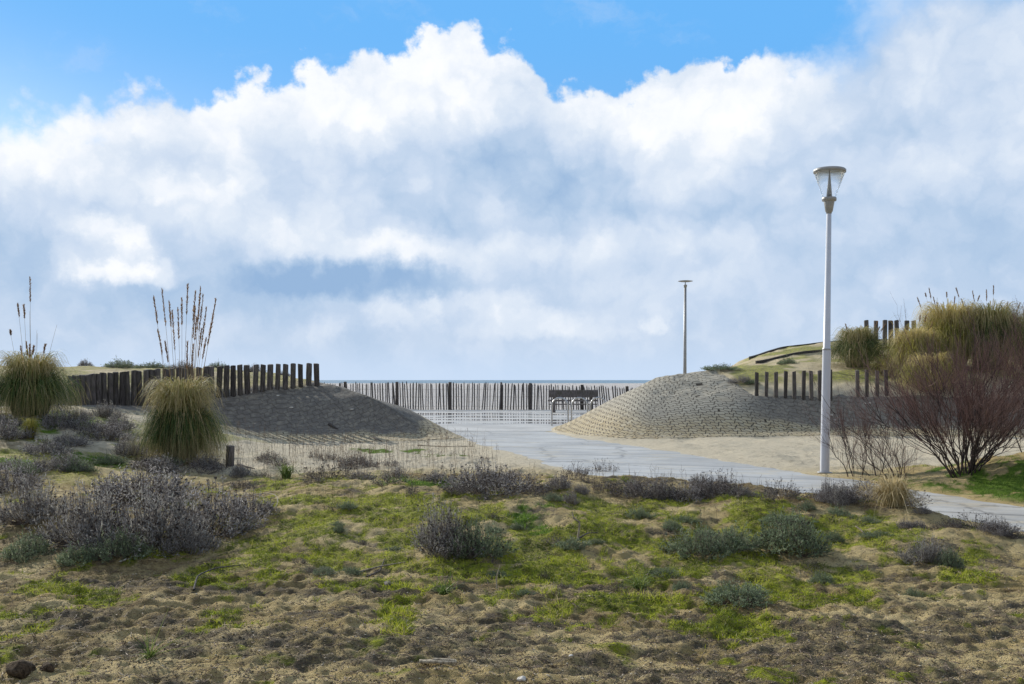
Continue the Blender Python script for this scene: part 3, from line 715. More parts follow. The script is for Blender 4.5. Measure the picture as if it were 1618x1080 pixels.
#o = ribbon_on_ground('walkway', mid[1:], 1.4, -0.01, M_DUST, kind='structure')
xs, ys = at(70, 30.5), 30.5
G = Geo(); G.box((0, 0, 0), (0.62, 0.22, 0.13)); o = G.build('wooden_sleeper', M_DRIFT, None, False, 0.015)
o.location = (xs, ys, max(gz(xs, ys) + 0.05, zat(577.5, 30.5))); o.rotation_euler = (0, R(1.5), R(8)); tag(o, 'dark wooden sleeper lying on the left dune skyline', 'sleeper')

# ------------------------------------------------------------------ chestnut paling fence on the far side of the plaza
FY = 53.0
def build_fence():
    root = empty('paling_fence', (0, FY, 0), 0, 'long chestnut paling fence of thin leaning pales before the sea', 'fence')
    g = np.random.default_rng(3)
    xs = [at(p, FY) for p in (398, 470, 545, 627, 711, 792, 838, 920, 991, 1060, 1130)]
    top = lambda x: np.interp(x, [at(545, FY), at(800, FY), at(1000, FY)], [1.47, 1.44, 1.22])
    gzf = lambda x: 0.01
    for i, x in enumerate(xs):
        thin = i == 5
        G = Geo(); r = 0.05 if thin else 0.088; h = top(x) + 0.04
        G.lathe([(0.0, -0.3), (r, -0.3), (r * 1.02, 0.5), (r * 0.97, h - .02), (r * .85, h), (0, h)], 10, (x, 0.07))
        G.build('fence_post', M_POST, root, True)
    for i in range(len(xs) - 1):
        a, b = xs[i], xs[i + 1]; G = Geo(); n = int((b - a) / 0.130)
        for k in range(n):
            x = a + (k + 0.5) * (b - a) / n + g.normal() * 0.014
            lean = np.interp(x, [at(600, FY), at(700, FY), at(770, FY), at(830, FY), at(1000, FY)], [-1.5, -1.0, 3.5, 1.0, -6.5]) + g.normal() * 1.6
            h = top(x) + g.normal() * 0.035; w = 0.058 + g.normal() * 0.009; th = 0.012
            ta = math.tan(R(lean)); z0 = 0.015
            prof = [(0, z0), (0, h - 0.09), (0.5, h)]
            V = []
            for z, f in ((z0, 1), (h * .5, 1), (h - .09, 1), (h, .12)):
                bow = 0.012 * math.sin(k * 1.7) * math.sin(math.pi * z / h)
                for sx, sy in ((-1, -1), (1, -1), (1, 1), (-1, 1)): V.append((x + z * ta + bow + sx * w / 2 * f, sy * th / 2 - 0.05 + g.normal() * .001, z))
            F = [[q * 4 + e, q * 4 + (e + 1) % 4, q * 4 + 4 + (e + 1) % 4, q * 4 + 4 + e] for q in range(3) for e in range(4)] + [[12, 13, 14, 15]]
            G.raw(V, F)
        G.build('pale_panel', M_PALE, root)
        W = Geo()
        for z in (0.22, 0.72, 1.12):
            for dy in (-0.06, -0.04):
                t_ = np.linspace(0, 1, 12); P = np.stack([a + (b - a) * t_, np.full(12, dy), z - 0.03 * np.sin(np.pi * t_)], 1)[None]
                W.tubes(P, np.full((1, 12), 0.004), np.array([0.5]))
        W.build('wire', M_WIRE, root)
build_fence()

# ------------------------------------------------------------------ bench and cycle hoops
def build_bench():
    D = 48.5; x0, x1 = at(867, D), at(945, D); w = x1 - x0; cx = (x0 + x1) / 2
    root = empty('bench', (cx, D, 0.012), 0, 'dark wooden bench with wide backrest board before the paling fence', 'bench')
    G = Geo(); G.box((0, -0.10, 0.92), (w, 0.05, 0.36), rx=R(-6)); G.build('backrest_board', M_BOARD, root, False, 0.008)
    G = Geo(); G.box((-0.02, -0.02, 0.585), (w * 1.02, 0.045, 0.085), rx=R(-6)); G.build('lower_rail', M_BOARD, root, False, 0.008)
    for dy in (0.10, 0.24, 0.38):
        G = Geo(); G.box((0, dy, 0.40), (w * 0.97, 0.115, 0.05)); G.build('seat_slat', M_BOARD, root, False, 0.008)
    for sx in (-0.39, 0.36):
        G = Geo(); G.box((sx * w, 0.0, 0.5), (0.13, 0.09, 1.0), rx=R(-5)); G.box((sx * w, 0.24, 0.34), (0.11, 0.42, 0.08)); G.box((sx * w, 0.42, 0.17), (0.11, 0.08, 0.34))
        G.build('leg', M_BOARD, root, False, 0.008)
build_bench()
def hoop(px, D, w, h, label):
    G = Geo(); r = w / 2; n = 18
    x = at(px, D) + r
    a = np.linspace(np.pi, 0, n); P = [(-r, 0, -0.3), (-r, 0, h * .3), (-r, 0, h - r - .02)] + [(r * math.cos(t), 0, h - r + r * math.sin(t)) for t in a] + [(r, 0, h - r - .02), (r, 0, h * .3), (r, 0, -0.3)]
    P = np.array(P)[None]; G.tubes(P, np.full((1, P.shape[1]), 0.026), np.array([0.5]), 12)
    o = G.build('cycle_hoop', M_STEEL, None, True); o.location = (x, D, 0.0); tag(o, label, 'bike rack', 'steel cycle hoops beside the right dune')
hoop(872, 34.6, 0.56, 0.98, 'leftmost galvanised cycle hoop, whole, at the toe of the right dune')
hoop(903, 34.8, 0.56, 0.98, 'middle galvanised cycle hoop, feet hidden by the dune')
hoop(933, 35.0, 0.56, 0.98, 'rightmost galvanised cycle hoop, only its arch showing over the dune')

# ------------------------------------------------------------------ lamps
def build_lamp():
    x, y = at(1303, 16.9), 16.9; z = gz(x, y)
    root = empty('street_lamp', (x, y, z), 0.0, 'tall white street lamp with clear funnel lantern beside the path', 'street lamp')
    root.rotation_euler = (0, R(0.95), 0)
    k = 16.9 / FPX
    H = lambda py: zat(py, 16.9) - z
    G = Geo(); G.lathe([(0.0, -0.4), (0.079, -0.4), (0.077, 0.0), (0.069, H(552)), (0.069, H(550)), (0.060, H(549)), (0.041, H(336)), (0.0, H(336))], 28)
    G.build('pole', M_LAMPPAINT, root, True)
    G = Geo(); G.lathe([(0.0700, H(553)), (0.0745, H(552.6)), (0.0745, H(550.6)), (0.062, H(550))], 28); G.build('collar', M_LAMPGREY, root, True)
    G = Geo(); G.lathe([(0.045, 0.0), (0.125, 0.0), (0.125, 0.012), (0.08, 0.02)], 20); 
    G.build('base_flange', M_LAMPGREY, root, True)
    G = Geo(); G.lathe([(0, H(337)), (0.045, H(337)), (0.05, H(334.5)), (0.060, H(334)), (0.088, H(319)), (0.088, H(317.5)), (0.118, H(317)), (0.122, H(312.5)), (0.11, H(311.5)), (0.0, H(311.5))], 28); G.build('bracket', M_LAMPGREY, root, True)
    G = Geo(); G.lathe([(0.105, H(311.5)), (0.15, H(300)), (0.255, H(272.5)), (0.250, H(272.5)), (0.145, H(300)), (0.100, H(311.5))], 40); G.build('lantern_glass', M_GLASS, root, True)
    G = Geo(); G.lathe([(0.0, H(311)), (0.048, H(311)), (0.030, H(292)), (0.012, H(276)), (0.008, H(271)), (0.0, H(271))], 20); G.build('reflector_cone', M_LAMPGREY, root, True)
    G = Geo(); G.lathe([(0.0, H(271)), (0.10, H(270.6)), (0.12, H(271.6)), (0.22, H(271.4)), (0.245, H(273)), (0.268, H(272.2)), (0.270, H(268.5)), (0.25, H(266.8)), (0.12, H(265.5)), (0.0, H(265))], 40); G.build('lid', M_LAMPGREY, root, True)
build_lamp()
def build_far_lamp():
    D = 37.0; x = at(1082, D); z = gz(x, D); H = lambda py: zat(py, D) - z
    root = empty('street_lamp', (x, D, z), 0, 'distant slim street lamp with flat disc head behind the right dune', 'street lamp'); root.rotation_euler = (0, R(0.3), 0)
    G = Geo(); G.lathe([(0, -0.4), (0.075, -0.4), (0.06, 1.0), (0.045, H(453)), (0, H(453))], 16); G.build('pole', M_LAMPGREY, root, True)
    G = Geo(); G.lathe([(0, H(454.5)), (0.045, H(454.5)), (0.068, H(450.5)), (0.068, H(449.6)), (0.0, H(449.4))], 16); G.build('bracket', M_LAMPGREY, root, True)
    G = Geo(); G.lathe([(0.02, H(449.5)), (0.014, H(445)), (0, H(445))], 10); G.build('reflector_cone', M_LAMPPAINT, root, True)
    G = Geo(); G.lathe([(0.0, H(445.2)), (0.17, H(445.0)), (0.265, H(444.2)), (0.28, H(443.7)), (0.17, H(443.0)), (0.0, H(442.6))], 28); G.build('lid', M_LAMPGREY, root, True)
build_far_lamp()

# ------------------------------------------------------------------ plants
def unit(v): return v / (np.linalg.norm(v, axis=-1, keepdims=True) + 1e-9)
def bez(P0, P1, P2, P3, k):
    t = np.linspace(0, 1, k)[None, :, None]
    return (1 - t) ** 3 * P0[:, None] + 3 * (1 - t) ** 2 * t * P1[:, None] + 3 * (1 - t) * t * t * P2[:, None] + t ** 3 * P3[:, None]
M_BLADE = mat_plant('pampas_blades', [(0.0, (0.028, 0.060, 0.022)), (0.45, (0.075, 0.125, 0.035)), (0.68, (0.17, 0.21, 0.055)), (0.86, (0.36, 0.32, 0.13)), (1.0, (0.55, 0.45, 0.27))], (0.42, 0.34, 0.18), 0.86, 0.30)
M_BLADEY = mat_plant('pampas_blades_yellow', [(0.0, (0.09, 0.11, 0.022)), (0.35, (0.24, 0.25, 0.045)), (0.6, (0.50, 0.46, 0.085)), (0.8, (0.54, 0.45, 0.17)), (1.0, (0.56, 0.46, 0.24))], (0.46, 0.38, 0.20), 0.8, 0.4)
M_STALK = mat_plant('plume_stalk', [(0.0, (0.30, 0.22, 0.12)), (1.0, (0.50, 0.38, 0.22))], None, trans=0.1)
M_PLUME = mat_plant('plume', [(0.0, (0.17, 0.10, 0.06)), (0.6, (0.33, 0.21, 0.13)), (1.0, (0.52, 0.38, 0.25))], None, trans=0.3)
def pampas(name, loc, rx, h, nb, plumes, label, seed, mat=None, group=None, ry=None, upright=0.0, width=0.0075, cat='pampas grass', straw=0.35):
    g = np.random.default_rng(seed); mat = mat or M_BLADE; ry = ry or rx
    root = empty(name, loc, 0, label, cat, group)
    G = Geo(); a = g.uniform(0, 2 * np.pi, nb); rr_ = np.sqrt(g.uniform(0, 1, nb))
    d = np.stack([np.cos(a), np.sin(a), np.zeros(nb)], 1)
    lump = 1 + 0.16 * np.sin(a * 3 + seed) + 0.10 * np.sin(a * 7 + seed * 2)
    core = 0.34
    P0 = d * rr_[:, None] * core * np.array([rx, ry, 0])
    reach = (0.30 + 0.74 * g.uniform(0, 1, nb) ** 0.55) * lump
    hh = h * (0.62 + 0.38 * g.uniform(0, 1, nb)) * (1 - 0.18 * reach)
    endz = hh * np.clip(g.uniform(-0.45, 0.62, nb) - 0.35 * (reach - 0.5) + upright * 1.1, 0.0, 1.1)
    R3 = np.stack([d[:, 0] * rx * reach, d[:, 1] * ry * reach, endz + 0.02], 1)
    P1 = P0 + np.stack([d[:, 0] * rx * reach * .10, d[:, 1] * ry * reach * .10, hh * 0.85], 1)
    P2 = np.stack([d[:, 0] * rx * reach * (.84 - .14 * upright), d[:, 1] * ry * reach * (.84 - .14 * upright), np.maximum(hh * 1.22, endz)], 1)
    jit = g.normal(size=(nb, 3)) * 0.085 * rx
    k = 9
    P = bez(P0, P1 + jit, P2 + jit * 1.5, R3 + jit, k)
    curl = g.normal(size=(nb, 1, 3)) * np.linspace(0, 1, k)[None, :, None] ** 3 * 0.11
    P = P + curl; P[..., 2] = np.maximum(P[..., 2], -0.05)
    W = width * np.linspace(1, 0.15, k)[None] * g.uniform(0.6, 1.25, (nb, 1))
    side = unit(np.cross(d + g.normal(size=(nb, 3)) * 0.5, np.array([0, 0, 1.0]) + g.normal(size=(nb, 3)) * 0.25))
    tint = np.clip(g.uniform(0, 1, nb) * 0.66 + straw * (g.uniform(0, 1, nb) < 0.28) + 0.16 * np.sin(a * 2 + seed) + .05, 0, 1)
    G.strips(P, W, side, tint); G.build('blades', mat, root)
    # short dead curled leaves on the crown
    n2 = nb // 3; G = Geo(); a = g.uniform(0, 2 * np.pi, n2); rr_ = np.sqrt(g.uniform(0, 1, n2))
    d = np.stack([np.cos(a), np.sin(a), np.zeros(n2)], 1)
    B0 = d * rr_[:, None] * np.array([rx, ry, 0]) * 0.42; B0[:, 2] = h * g.uniform(0.55, 0.85, n2)
    L = h * g.uniform(0.12, 0.34, n2)[:, None]
    B1 = B0 + np.array([0, 0, 1.0]) * L + d * L * .2; B2 = B1 + d * L * 0.65 + np.array([0, 0, .15]) * L; B3 = B2 + d * L * 0.2 - np.array([0, 0, 1.0]) * L * 1.0
    P = bez(B0, B1, B2, B3, 8) + g.normal(size=(n2, 1, 3)) * np.linspace(0, 1, 8)[None, :, None] ** 2 * 0.06
    G.strips(P, width * 1.05 * np.linspace(1, .2, 8)[None] * np.ones((n2, 1)), unit(np.cross(d, [0, 0, 1.0]) + g.normal(size=(n2, 3)) * .3), np.clip(g.uniform(0.75, 1, n2), 0, 1))
    G.build('dead_leaves', mat, root)
    for i, (dx, hp, tilt, pl) in enumerate(plumes):
        k = 10; t = np.linspace(0, 1, k); yy = g.normal() * 0.12
        P = np.stack([dx * 0.35 + (dx * 0.65 + tilt) * t ** 1.4, yy + g.normal() * 0.05 * t, hp * t], 1)[None]
        G = Geo(); G.tubes(P, np.linspace(0.0055, 0.002, k)[None], np.array([g.uniform()]), 4)
        st = G.build('plume_stalk', M_STALK, root)
        if pl <= 0: continue
        G = Geo(); n = 260; q = g.uniform(0, 1, n) ** 0.9; tt = 1 - pl / hp * (1 - q); 
        c = np.stack([np.interp(tt, t, P[0, :, j]) for j in range(3)], 1)
        prof = np.sin(np.pi * np.clip(q * .95 + .05, 0, 1)) ** 0.7 * 0.016 * (0.7 + .5 * g.uniform())
        dd_ = g.normal(size=(n, 3)); dd_[:, 2] = np.abs(dd_[:, 2]) * 1.2 + 3.2; dd_ = unit(dd_)
        off = g.normal(size=(n, 3)) * [1, 1, 0]; off = unit(off) * prof[:, None] * g.uniform(0, 0.6, (n, 1))
        ln = g.uniform(0.03, 0.065, n)
        PP = np.stack([c + off * .2, c + off + dd_ * ln[:, None] * .6, c + off * 1.5 + dd_ * ln[:, None]], 1)
        G.strips(PP, np.array([[0.003, 0.0045, 0.001]]) * np.ones((n, 1)), unit(g.normal(size=(n, 3))), g.uniform(0, 1, n))
        G.build('plume', M_PLUME, st)
    return root
x, y, z = ground_at(287, 727)
kk = y / FPX
pl = []
for px, ty_ in [(249, 520), (262, 540), (297, 540), (330, 535), (321, 520), (306, 545), (249, 470), (256, 456), (268, 476), (281, 486), (289, 470), (303, 450), (313, 484), (315, 452), (317, 462), (320, 458), (326, 466), (330, 486), (344, 472), (343, 500), (270, 490), (311, 500)]:
    hp = (727 - ty_) * kk; dx = (px - 291) * kk; pl.append((dx, hp, 0.0, hp * random.uniform(0.16, 0.27)))
pampas('pampas_grass', (x, y, z - 0.02), 62 * kk, 121 * kk, 4200, pl, 'big fountain-shaped pampas tussock with many upright reddish plumes', 21, straw=0.55)
x, y, z = ground_at(48, 655); kk = y / FPX
pl = []
for px, ty_, q in [(31, 437, .3), (14, 480, .2), (3, 522, .1), (27, 482, .2), (38, 490, 0), (82, 512, 0), (45, 525, .0), (62, 545, .2), (22, 540, .3), (28, 548, .3), (55, 548, .2), (84, 555, 0), (46, 520, 0), (38, 545, .3)]:
    hp = (655 - ty_) * kk; pl.append(((px - 38) * kk, hp, 0.0, hp * q * 0.6))
pampas('pampas_grass', (x, y, z - 0.02), 74 * kk, 92 * kk, 2900, pl, 'broad shaggy pampas tussock at the left edge with sparse broken plumes', 22, straw=0.35)
# pampas stand on the right dune
def pamp_r(px, D, w, top, seed, label, mat, nplume, upright=0.5, nb=3000):
    x = at(px, D); z = gz(x, D); k = D / FPX; h = zat(top, D) - z
    g = np.random.default_rng(seed); pl = [(g.uniform(-.9, .9) * w * k, h * g.uniform(1.05, 1.38), g.normal() * .05, h * g.uniform(0.05, 0.2)) for _ in range(nplume)]
    return pampas('pampas_grass', (x, D, z - 0.03), w * k, h, nb, pl, label, seed, mat, 'pampas tussocks on the right dune', upright=upright, width=0.010)
pamp_r(1355, 33.0, 48, 520, 31, 'low green pampas tussock with straw left side, beside the high posts', M_BLADE, 6, 0.35, 3200)
pamp_r(1446, 31.3, 52, 522, 32, 'yellow pampas tussock at the left end of the big stand', M_BLADEY, 5, 0.45, 3800)
pamp_r(1500, 32.2, 66, 484, 33, 'tall green-yellow pampas tussock in the middle of the big stand', M_BLADEY, 9, 0.5, 4000)
pamp_r(1565, 31.8, 64, 486, 34, 'tall olive pampas tussock behind the bare bush', M_BLADE, 7, 0.5, 4000)
pamp_r(1628, 32.4, 60, 500, 35, 'olive pampas tussock cut by the right edge of the picture', M_BLADE, 5, 0.5, 3000)
pamp_r(1410, 31.6, 34, 566, 37, 'yellow pampas tussock bridging the low clump and the big stand', M_BLADEY, 3, 0.4, 2600)
pamp_r(1470, 30.0, 50, 560, 36, 'low straw pampas tussock spilling over the short posts', M_BLADEY, 0, 0.3, 2500)

# bare bushes: real branching
M_TWIG = mat_plant('bare_twigs', [(0.0, (0.08, 0.048, 0.045)), (0.5, (0.19, 0.115, 0.105)), (1.0, (0.34, 0.22, 0.19))], None, trans=0.0, rough=0.7)
M_BRANCH = mat_plant('bare_branches', [(0.0, (0.035, 0.026, 0.026)), (1.0, (0.085, 0.062, 0.058))], None, trans=0.0, rough=0.8)
def bare_bush(loc, rx, h, nstem, sub, label, seed, group=None, lean=0.0, name='bare_bush', cat='bush', spread=1.0, low=1.0):
    g = np.random.default_rng(seed); root = empty(name, loc, 0, label, cat, group)
    k = 8; n = nstem
    a = g.uniform(0, 2 * np.pi, n); out = g.uniform(0.12, 1, n) ** 0.8 * spread
    base = np.stack([np.cos(a) * .22 * out * h / 2.4, np.sin(a) * .18 * out * h / 2.4, np.full(n, -0.08)], 1)
    end = np.stack([np.cos(a) * rx * .72 * out + lean * rx, np.sin(a) * rx * .55 * out, h * (0.82 - 0.42 * low * out ** 2) * g.uniform(.8, 1.05, n)], 1)
    c1 = base + (end - base) * [[.18, .18, .40]]; c2 = base + (end - base) * [[.62, .62, .72]]
    P = bez(base, c1, c2, end, k) + np.cumsum(g.normal(size=(n, k, 3)) * 0.040 * h / 2.4, 1)
    rad = np.linspace(0.021, 0.0055, k)[None] * g.uniform(0.5, 1.15, (n, 1)) * (h / 2.4)
    G = Geo(); G.tubes(P, rad, g.uniform(0, 1, n), 5); G.build('main_stem', M_BRANCH, root, True)
    def children(P, rad, cnt, len_, t0, up, wig, rr0):
        n = len(P); k0 = P.shape[1]; m = n * cnt
        src = np.repeat(np.arange(n), cnt); tt = g.uniform(t0, 1.0, m); f = tt * (k0 - 1); i = np.minimum(f.astype(int), k0 - 2); u = (f - i)[:, None]
        p = P[src, i] * (1 - u) + P[src, i + 1] * u; dr = unit(P[src, i + 1] - P[src, i])
        o_ = unit(p * [1, 1, 0.0] + g.normal(size=(m, 3)) * .5 * [1, 1, 0])
        dd_ = unit(dr * 1.0 + g.normal(size=(m, 3)) * 0.42 + o_ * 0.25 + np.array([0, 0, up]))
        L = len_ * g.uniform(0.45, 1.15, m)[:, None]; kk_ = 5
        e = p + dd_ * L + np.array([0, 0, 0.18]) * L
        Q = bez(p, p + dd_ * L * .4, p + dd_ * L * .7 + np.array([0, 0, .05]) * L, e, kk_) + np.cumsum(g.normal(size=(m, kk_, 3)) * wig * L[:, None], 1) * np.linspace(0, 1, kk_)[None, :, None]
        return Q, np.linspace(rr0, rr0 * .4, kk_)[None] * g.uniform(.7, 1.2, (m, 1))
    s_ = h / 2.4
    P2, r2 = children(P, rad, sub[0], 0.95 * s_, 0.22, 0.26, 0.04, 0.0066 * s_)
    G = Geo(); G.tubes(P2, r2, g.uniform(0, 1, len(P2)), 4); G.build('branch', M_BRANCH, root)
    P3, r3 = children(P2, r2, sub[1], 0.52 * s_, 0.2, 0.30, 0.04, 0.0034 * s_)
    P4, r4 = children(P3, r3, sub[2], 0.30 * s_, 0.15, 0.42, 0.025, 0.0024 * s_)
    G = Geo(); G.tubes(P3, r3, g.uniform(0, .7, len(P3)), 3); G.tubes(P4, r4, g.uniform(0.2, 1, len(P4)), 3); G.build('twigs', M_TWIG, root)
    return root
x, y, z = ground_at(1524, 746); k = y / FPX
bare_bush((x, y, z), 176 * k, 186 * k, 36, (8, 6, 4), 'large bare purple-brown bush fanning up from the grassy mound', 41, lean=-0.05)
x, y, z = at(1640, 15.9), 15.9, gz(at(1640, 15.9), 15.9); k = y / FPX
bare_bush((x, y, z), 100 * k, 190 * k, 16, (8, 5, 4), 'second bare bush cut by the right edge of the picture', 42, lean=-0.05)
for (px, py, w, h, n, sd, lb) in [(1420, 757, 110, 120, 7, 51, 'sparse bare sapling with long shoots leaning left of the large bush'), (1352, 752, 50, 130, 4, 52, 'thin bare sapling standing right behind the lamp pole foot'), (1385, 752, 60, 95, 4, 53, 'low thin bare sapling between the lamp pole and the sandy mound')]:
    x, y, z = ground_at(px, py); k = y / FPX
    bare_bush((x, y, z), w * k, h * k, n + 2, (6, 4, 3), lb, sd, lean=-0.35, name='bare_sapling', cat='sapling')

# shrubs of grey everlasting: wiry stems, narrow leaves, dark seed heads
LV_GREY = [(0.0, (0.12, 0.113, 0.115)), (0.4, (0.26, 0.245, 0.24)), (0.75, (0.37, 0.36, 0.335)), (1.0, (0.55, 0.54, 0.48))]
LV_PURP = [(0.0, (0.12, 0.112, 0.114)), (0.5, (0.32, 0.305, 0.305)), (1.0, (0.56, 0.54, 0.53))]
LV_GREEN = [(0.0, (0.07, 0.10, 0.055)), (0.5, (0.19, 0.25, 0.14)), (1.0, (0.38, 0.44, 0.29))]
M_LG = mat_plant('grey_leaves', LV_GREY, trans=0.3); M_LP = mat_plant('mauve_leaves', LV_PURP, trans=0.3); M_LN = mat_plant('green_grey_leaves', LV_GREEN, trans=0.3)
M_STEM = mat_plant('shrub_stems', [(0, (0.06, 0.045, 0.04)), (1, (0.20, 0.16, 0.13))], trans=0)
M_SEED = mat_plant('seed_heads', [(0, (0.018, 0.014, 0.014)), (1, (0.075, 0.055, 0.05))], trans=0)
def shrub_proto(seed, nst, nleaf, nseed, leafmat, open_=1.0, leaf=0.026, extra=None, nside=3):
    """dome 1 m wide and 0.5 m tall"""
    g = np.random.default_rng(seed); root = empty('everlasting_shrub', (0, 0, 0))
    a = g.uniform(0, 2 * np.pi, nst); o_ = np.sqrt(g.uniform(0, 1, nst))
    lump = 1 + .2 * np.sin(a * 2 + seed) + .15 * np.sin(a * 5 + seed)
    base = np.stack([np.cos(a) * o_ * .22, np.sin(a) * o_ * .22, np.full(nst, -.03)], 1)
    cl = np.sin(a * 3.1 + seed) * np.sin(o_ * 7 + seed * 1.7 + np.cos(a) * 3)
    hh = .5 * np.clip(1.05 - (o_ * .98) ** 1.6, .10, 1) * (0.80 + .26 * cl) * g.uniform(.50, 1.12, nst)
    end = np.stack([np.cos(a) * o_ * .5 * lump, np.sin(a) * o_ * .5 * lump, hh], 1)
    P = bez(base, base + (end - base) * [[.5, .5, .1]], base + (end - base) * [[.85, .85, .55]], end, 6) + np.cumsum(g.normal(size=(nst, 6, 3)) * .006, 1)
    # side shoots
    m = nst * nside; src = np.repeat(np.arange(nst), nside); f = g.uniform(1.2, 4.9, m); i = f.astype(int); u = (f - i)[:, None]
    p = P[src, i] * (1 - u) + P[src, i + 1] * u; dr = unit(unit(P[src, i + 1] - P[src, i]) + g.normal(size=(m, 3)) * .75 + np.array([0, 0, .30]))
    L = g.uniform(.05, .16, m)[:, None]; Q = bez(p, p + dr * L * .4, p + dr * L * .7 + [0, 0, .01], p + dr * L + [0, 0, .025], 4)
    G = Geo(); G.tubes(P, np.linspace(.0042, .0016, 6)[None] * np.ones((nst, 1)), g.uniform(0, 1, nst)); G.tubes(Q, np.full((m, 4), .0015), g.uniform(0, 1, m)); G.build('stems', M_STEM, root)
    # leaves
    def pick(n, lo):
        w = g.uniform(0, 1, n) < .45
        s1 = g.integers(0, nst, n); s2 = g.integers(0, m, n); t = g.uniform(lo, 1, n)
        f1 = t * 5 * .999; i1 = f1.astype(int); p1 = P[s1, i1] + (P[s1, i1 + 1] - P[s1, i1]) * (f1 - i1)[:, None]; d1 = P[s1, i1 + 1] - P[s1, i1]
        f2 = t * 3 * .999; i2 = f2.astype(int); p2 = Q[s2, i2] + (Q[s2, i2 + 1] - Q[s2, i2]) * (f2 - i2)[:, None]; d2 = Q[s2, i2 + 1] - Q[s2, i2]
        return np.where(w[:, None], p1, p2), unit(np.where(w[:, None], d1, d2)), np.where(w, s1, src[s2])
    p, d, s_ = pick(nleaf, .42); d = unit(d + g.normal(size=(nleaf, 3)) * .8); L = leaf * g.uniform(.5, 1.3, nleaf)[:, None]
    PP = np.stack([p, p + d * L * .55, p + d * L + [0, 0, .002]], 1)
    G = Geo(); G.strips(PP, np.array([[.0012, .0021, .0004]]) * np.ones((nleaf, 1)) * open_, unit(np.cross(d, g.normal(size=(nleaf, 3)))), np.clip(.5 * g.uniform(0, 1, nleaf) + .5 * g.uniform(0, 1, nst)[s_], 0, 1))
    G.build('foliage', leafmat, root)
    if nseed:
        s1 = g.integers(0, m, nseed); c = Q[s1, -1]
        G = Geo(); q = 7; off = unit(g.normal(size=(nseed, q, 3)) * [1, 1, .6]) * g.uniform(.004, .013, (nseed, q, 1))
        c2 = (c[:, None] + off).reshape(-1, 3); dn = unit(g.normal(size=c2.shape)); l = g.uniform(.004, .009, (len(c2), 1))
        G.strips(np.stack([c2 - dn * l, c2, c2 + dn * l], 1), np.array([[.001, .0045, .001]]) * np.ones((len(c2), 1)), unit(np.cross(dn, g.normal(size=c2.shape))), g.uniform(0, 1, len(c2)))
        G.build('seed_heads', M_SEED, root)
    return root
PR = {'G': shrub_proto(61, 190, 6000, 260, M_LG, 1.7, .034), 'P': shrub_proto(62, 170, 4300, 300, M_LP, 1.7, .032), 'N': shrub_proto(63, 150, 6000, 0, M_LN, 2.2, .036),
      'T': shrub_proto(64, 70, 1100, 460, M_LP, 1.5, .026, nside=4), 'M': shrub_proto(65, 180, 6800, 260, M_LN, 1.9, .034), 'D': shrub_proto(66, 55, 600, 420, M_LG, 1.5, .026, nside=4)}
used = set()
def shrub(kind, x, y, w, h, label, group, rz=None, name='everlasting_shrub', depth=None, sink=0.0):
    z = gz(x, y); rz = random.uniform(0, 6.28) if rz is None else rz
    sc = (w, depth or w, h / 0.5 * 0.88)
    p = PR[kind]
    if kind not in used:
        used.add(kind); p.location = (x, y, z - sink); p.rotation_euler = (0, 0, rz); p.scale = sc; tag(p, label, 'shrub', group); p.name = name; return p
    return copy_tree(p, (x, y, z - sink), rz, sc, label, 'shrub', group)
def shrub_px(kind, px, py, wpx, hpx, label, group=None, **kw):
    x, y, z = ground_at(px, py); k = y / FPX
    w = wpx * k; y2 = y + 0.32 * w          # photo point is the near edge of the clump
    return shrub(kind, at(px, y2), y2, w * y2 / y, hpx * k, label, group, **kw)
FG = 'grey everlasting shrubs in the foreground'; RG = 'twiggy shrubs along the ridge before the path'; LG_ = 'grey shrubs on the left bank'; TP = 'low shrubs on the dune tops'
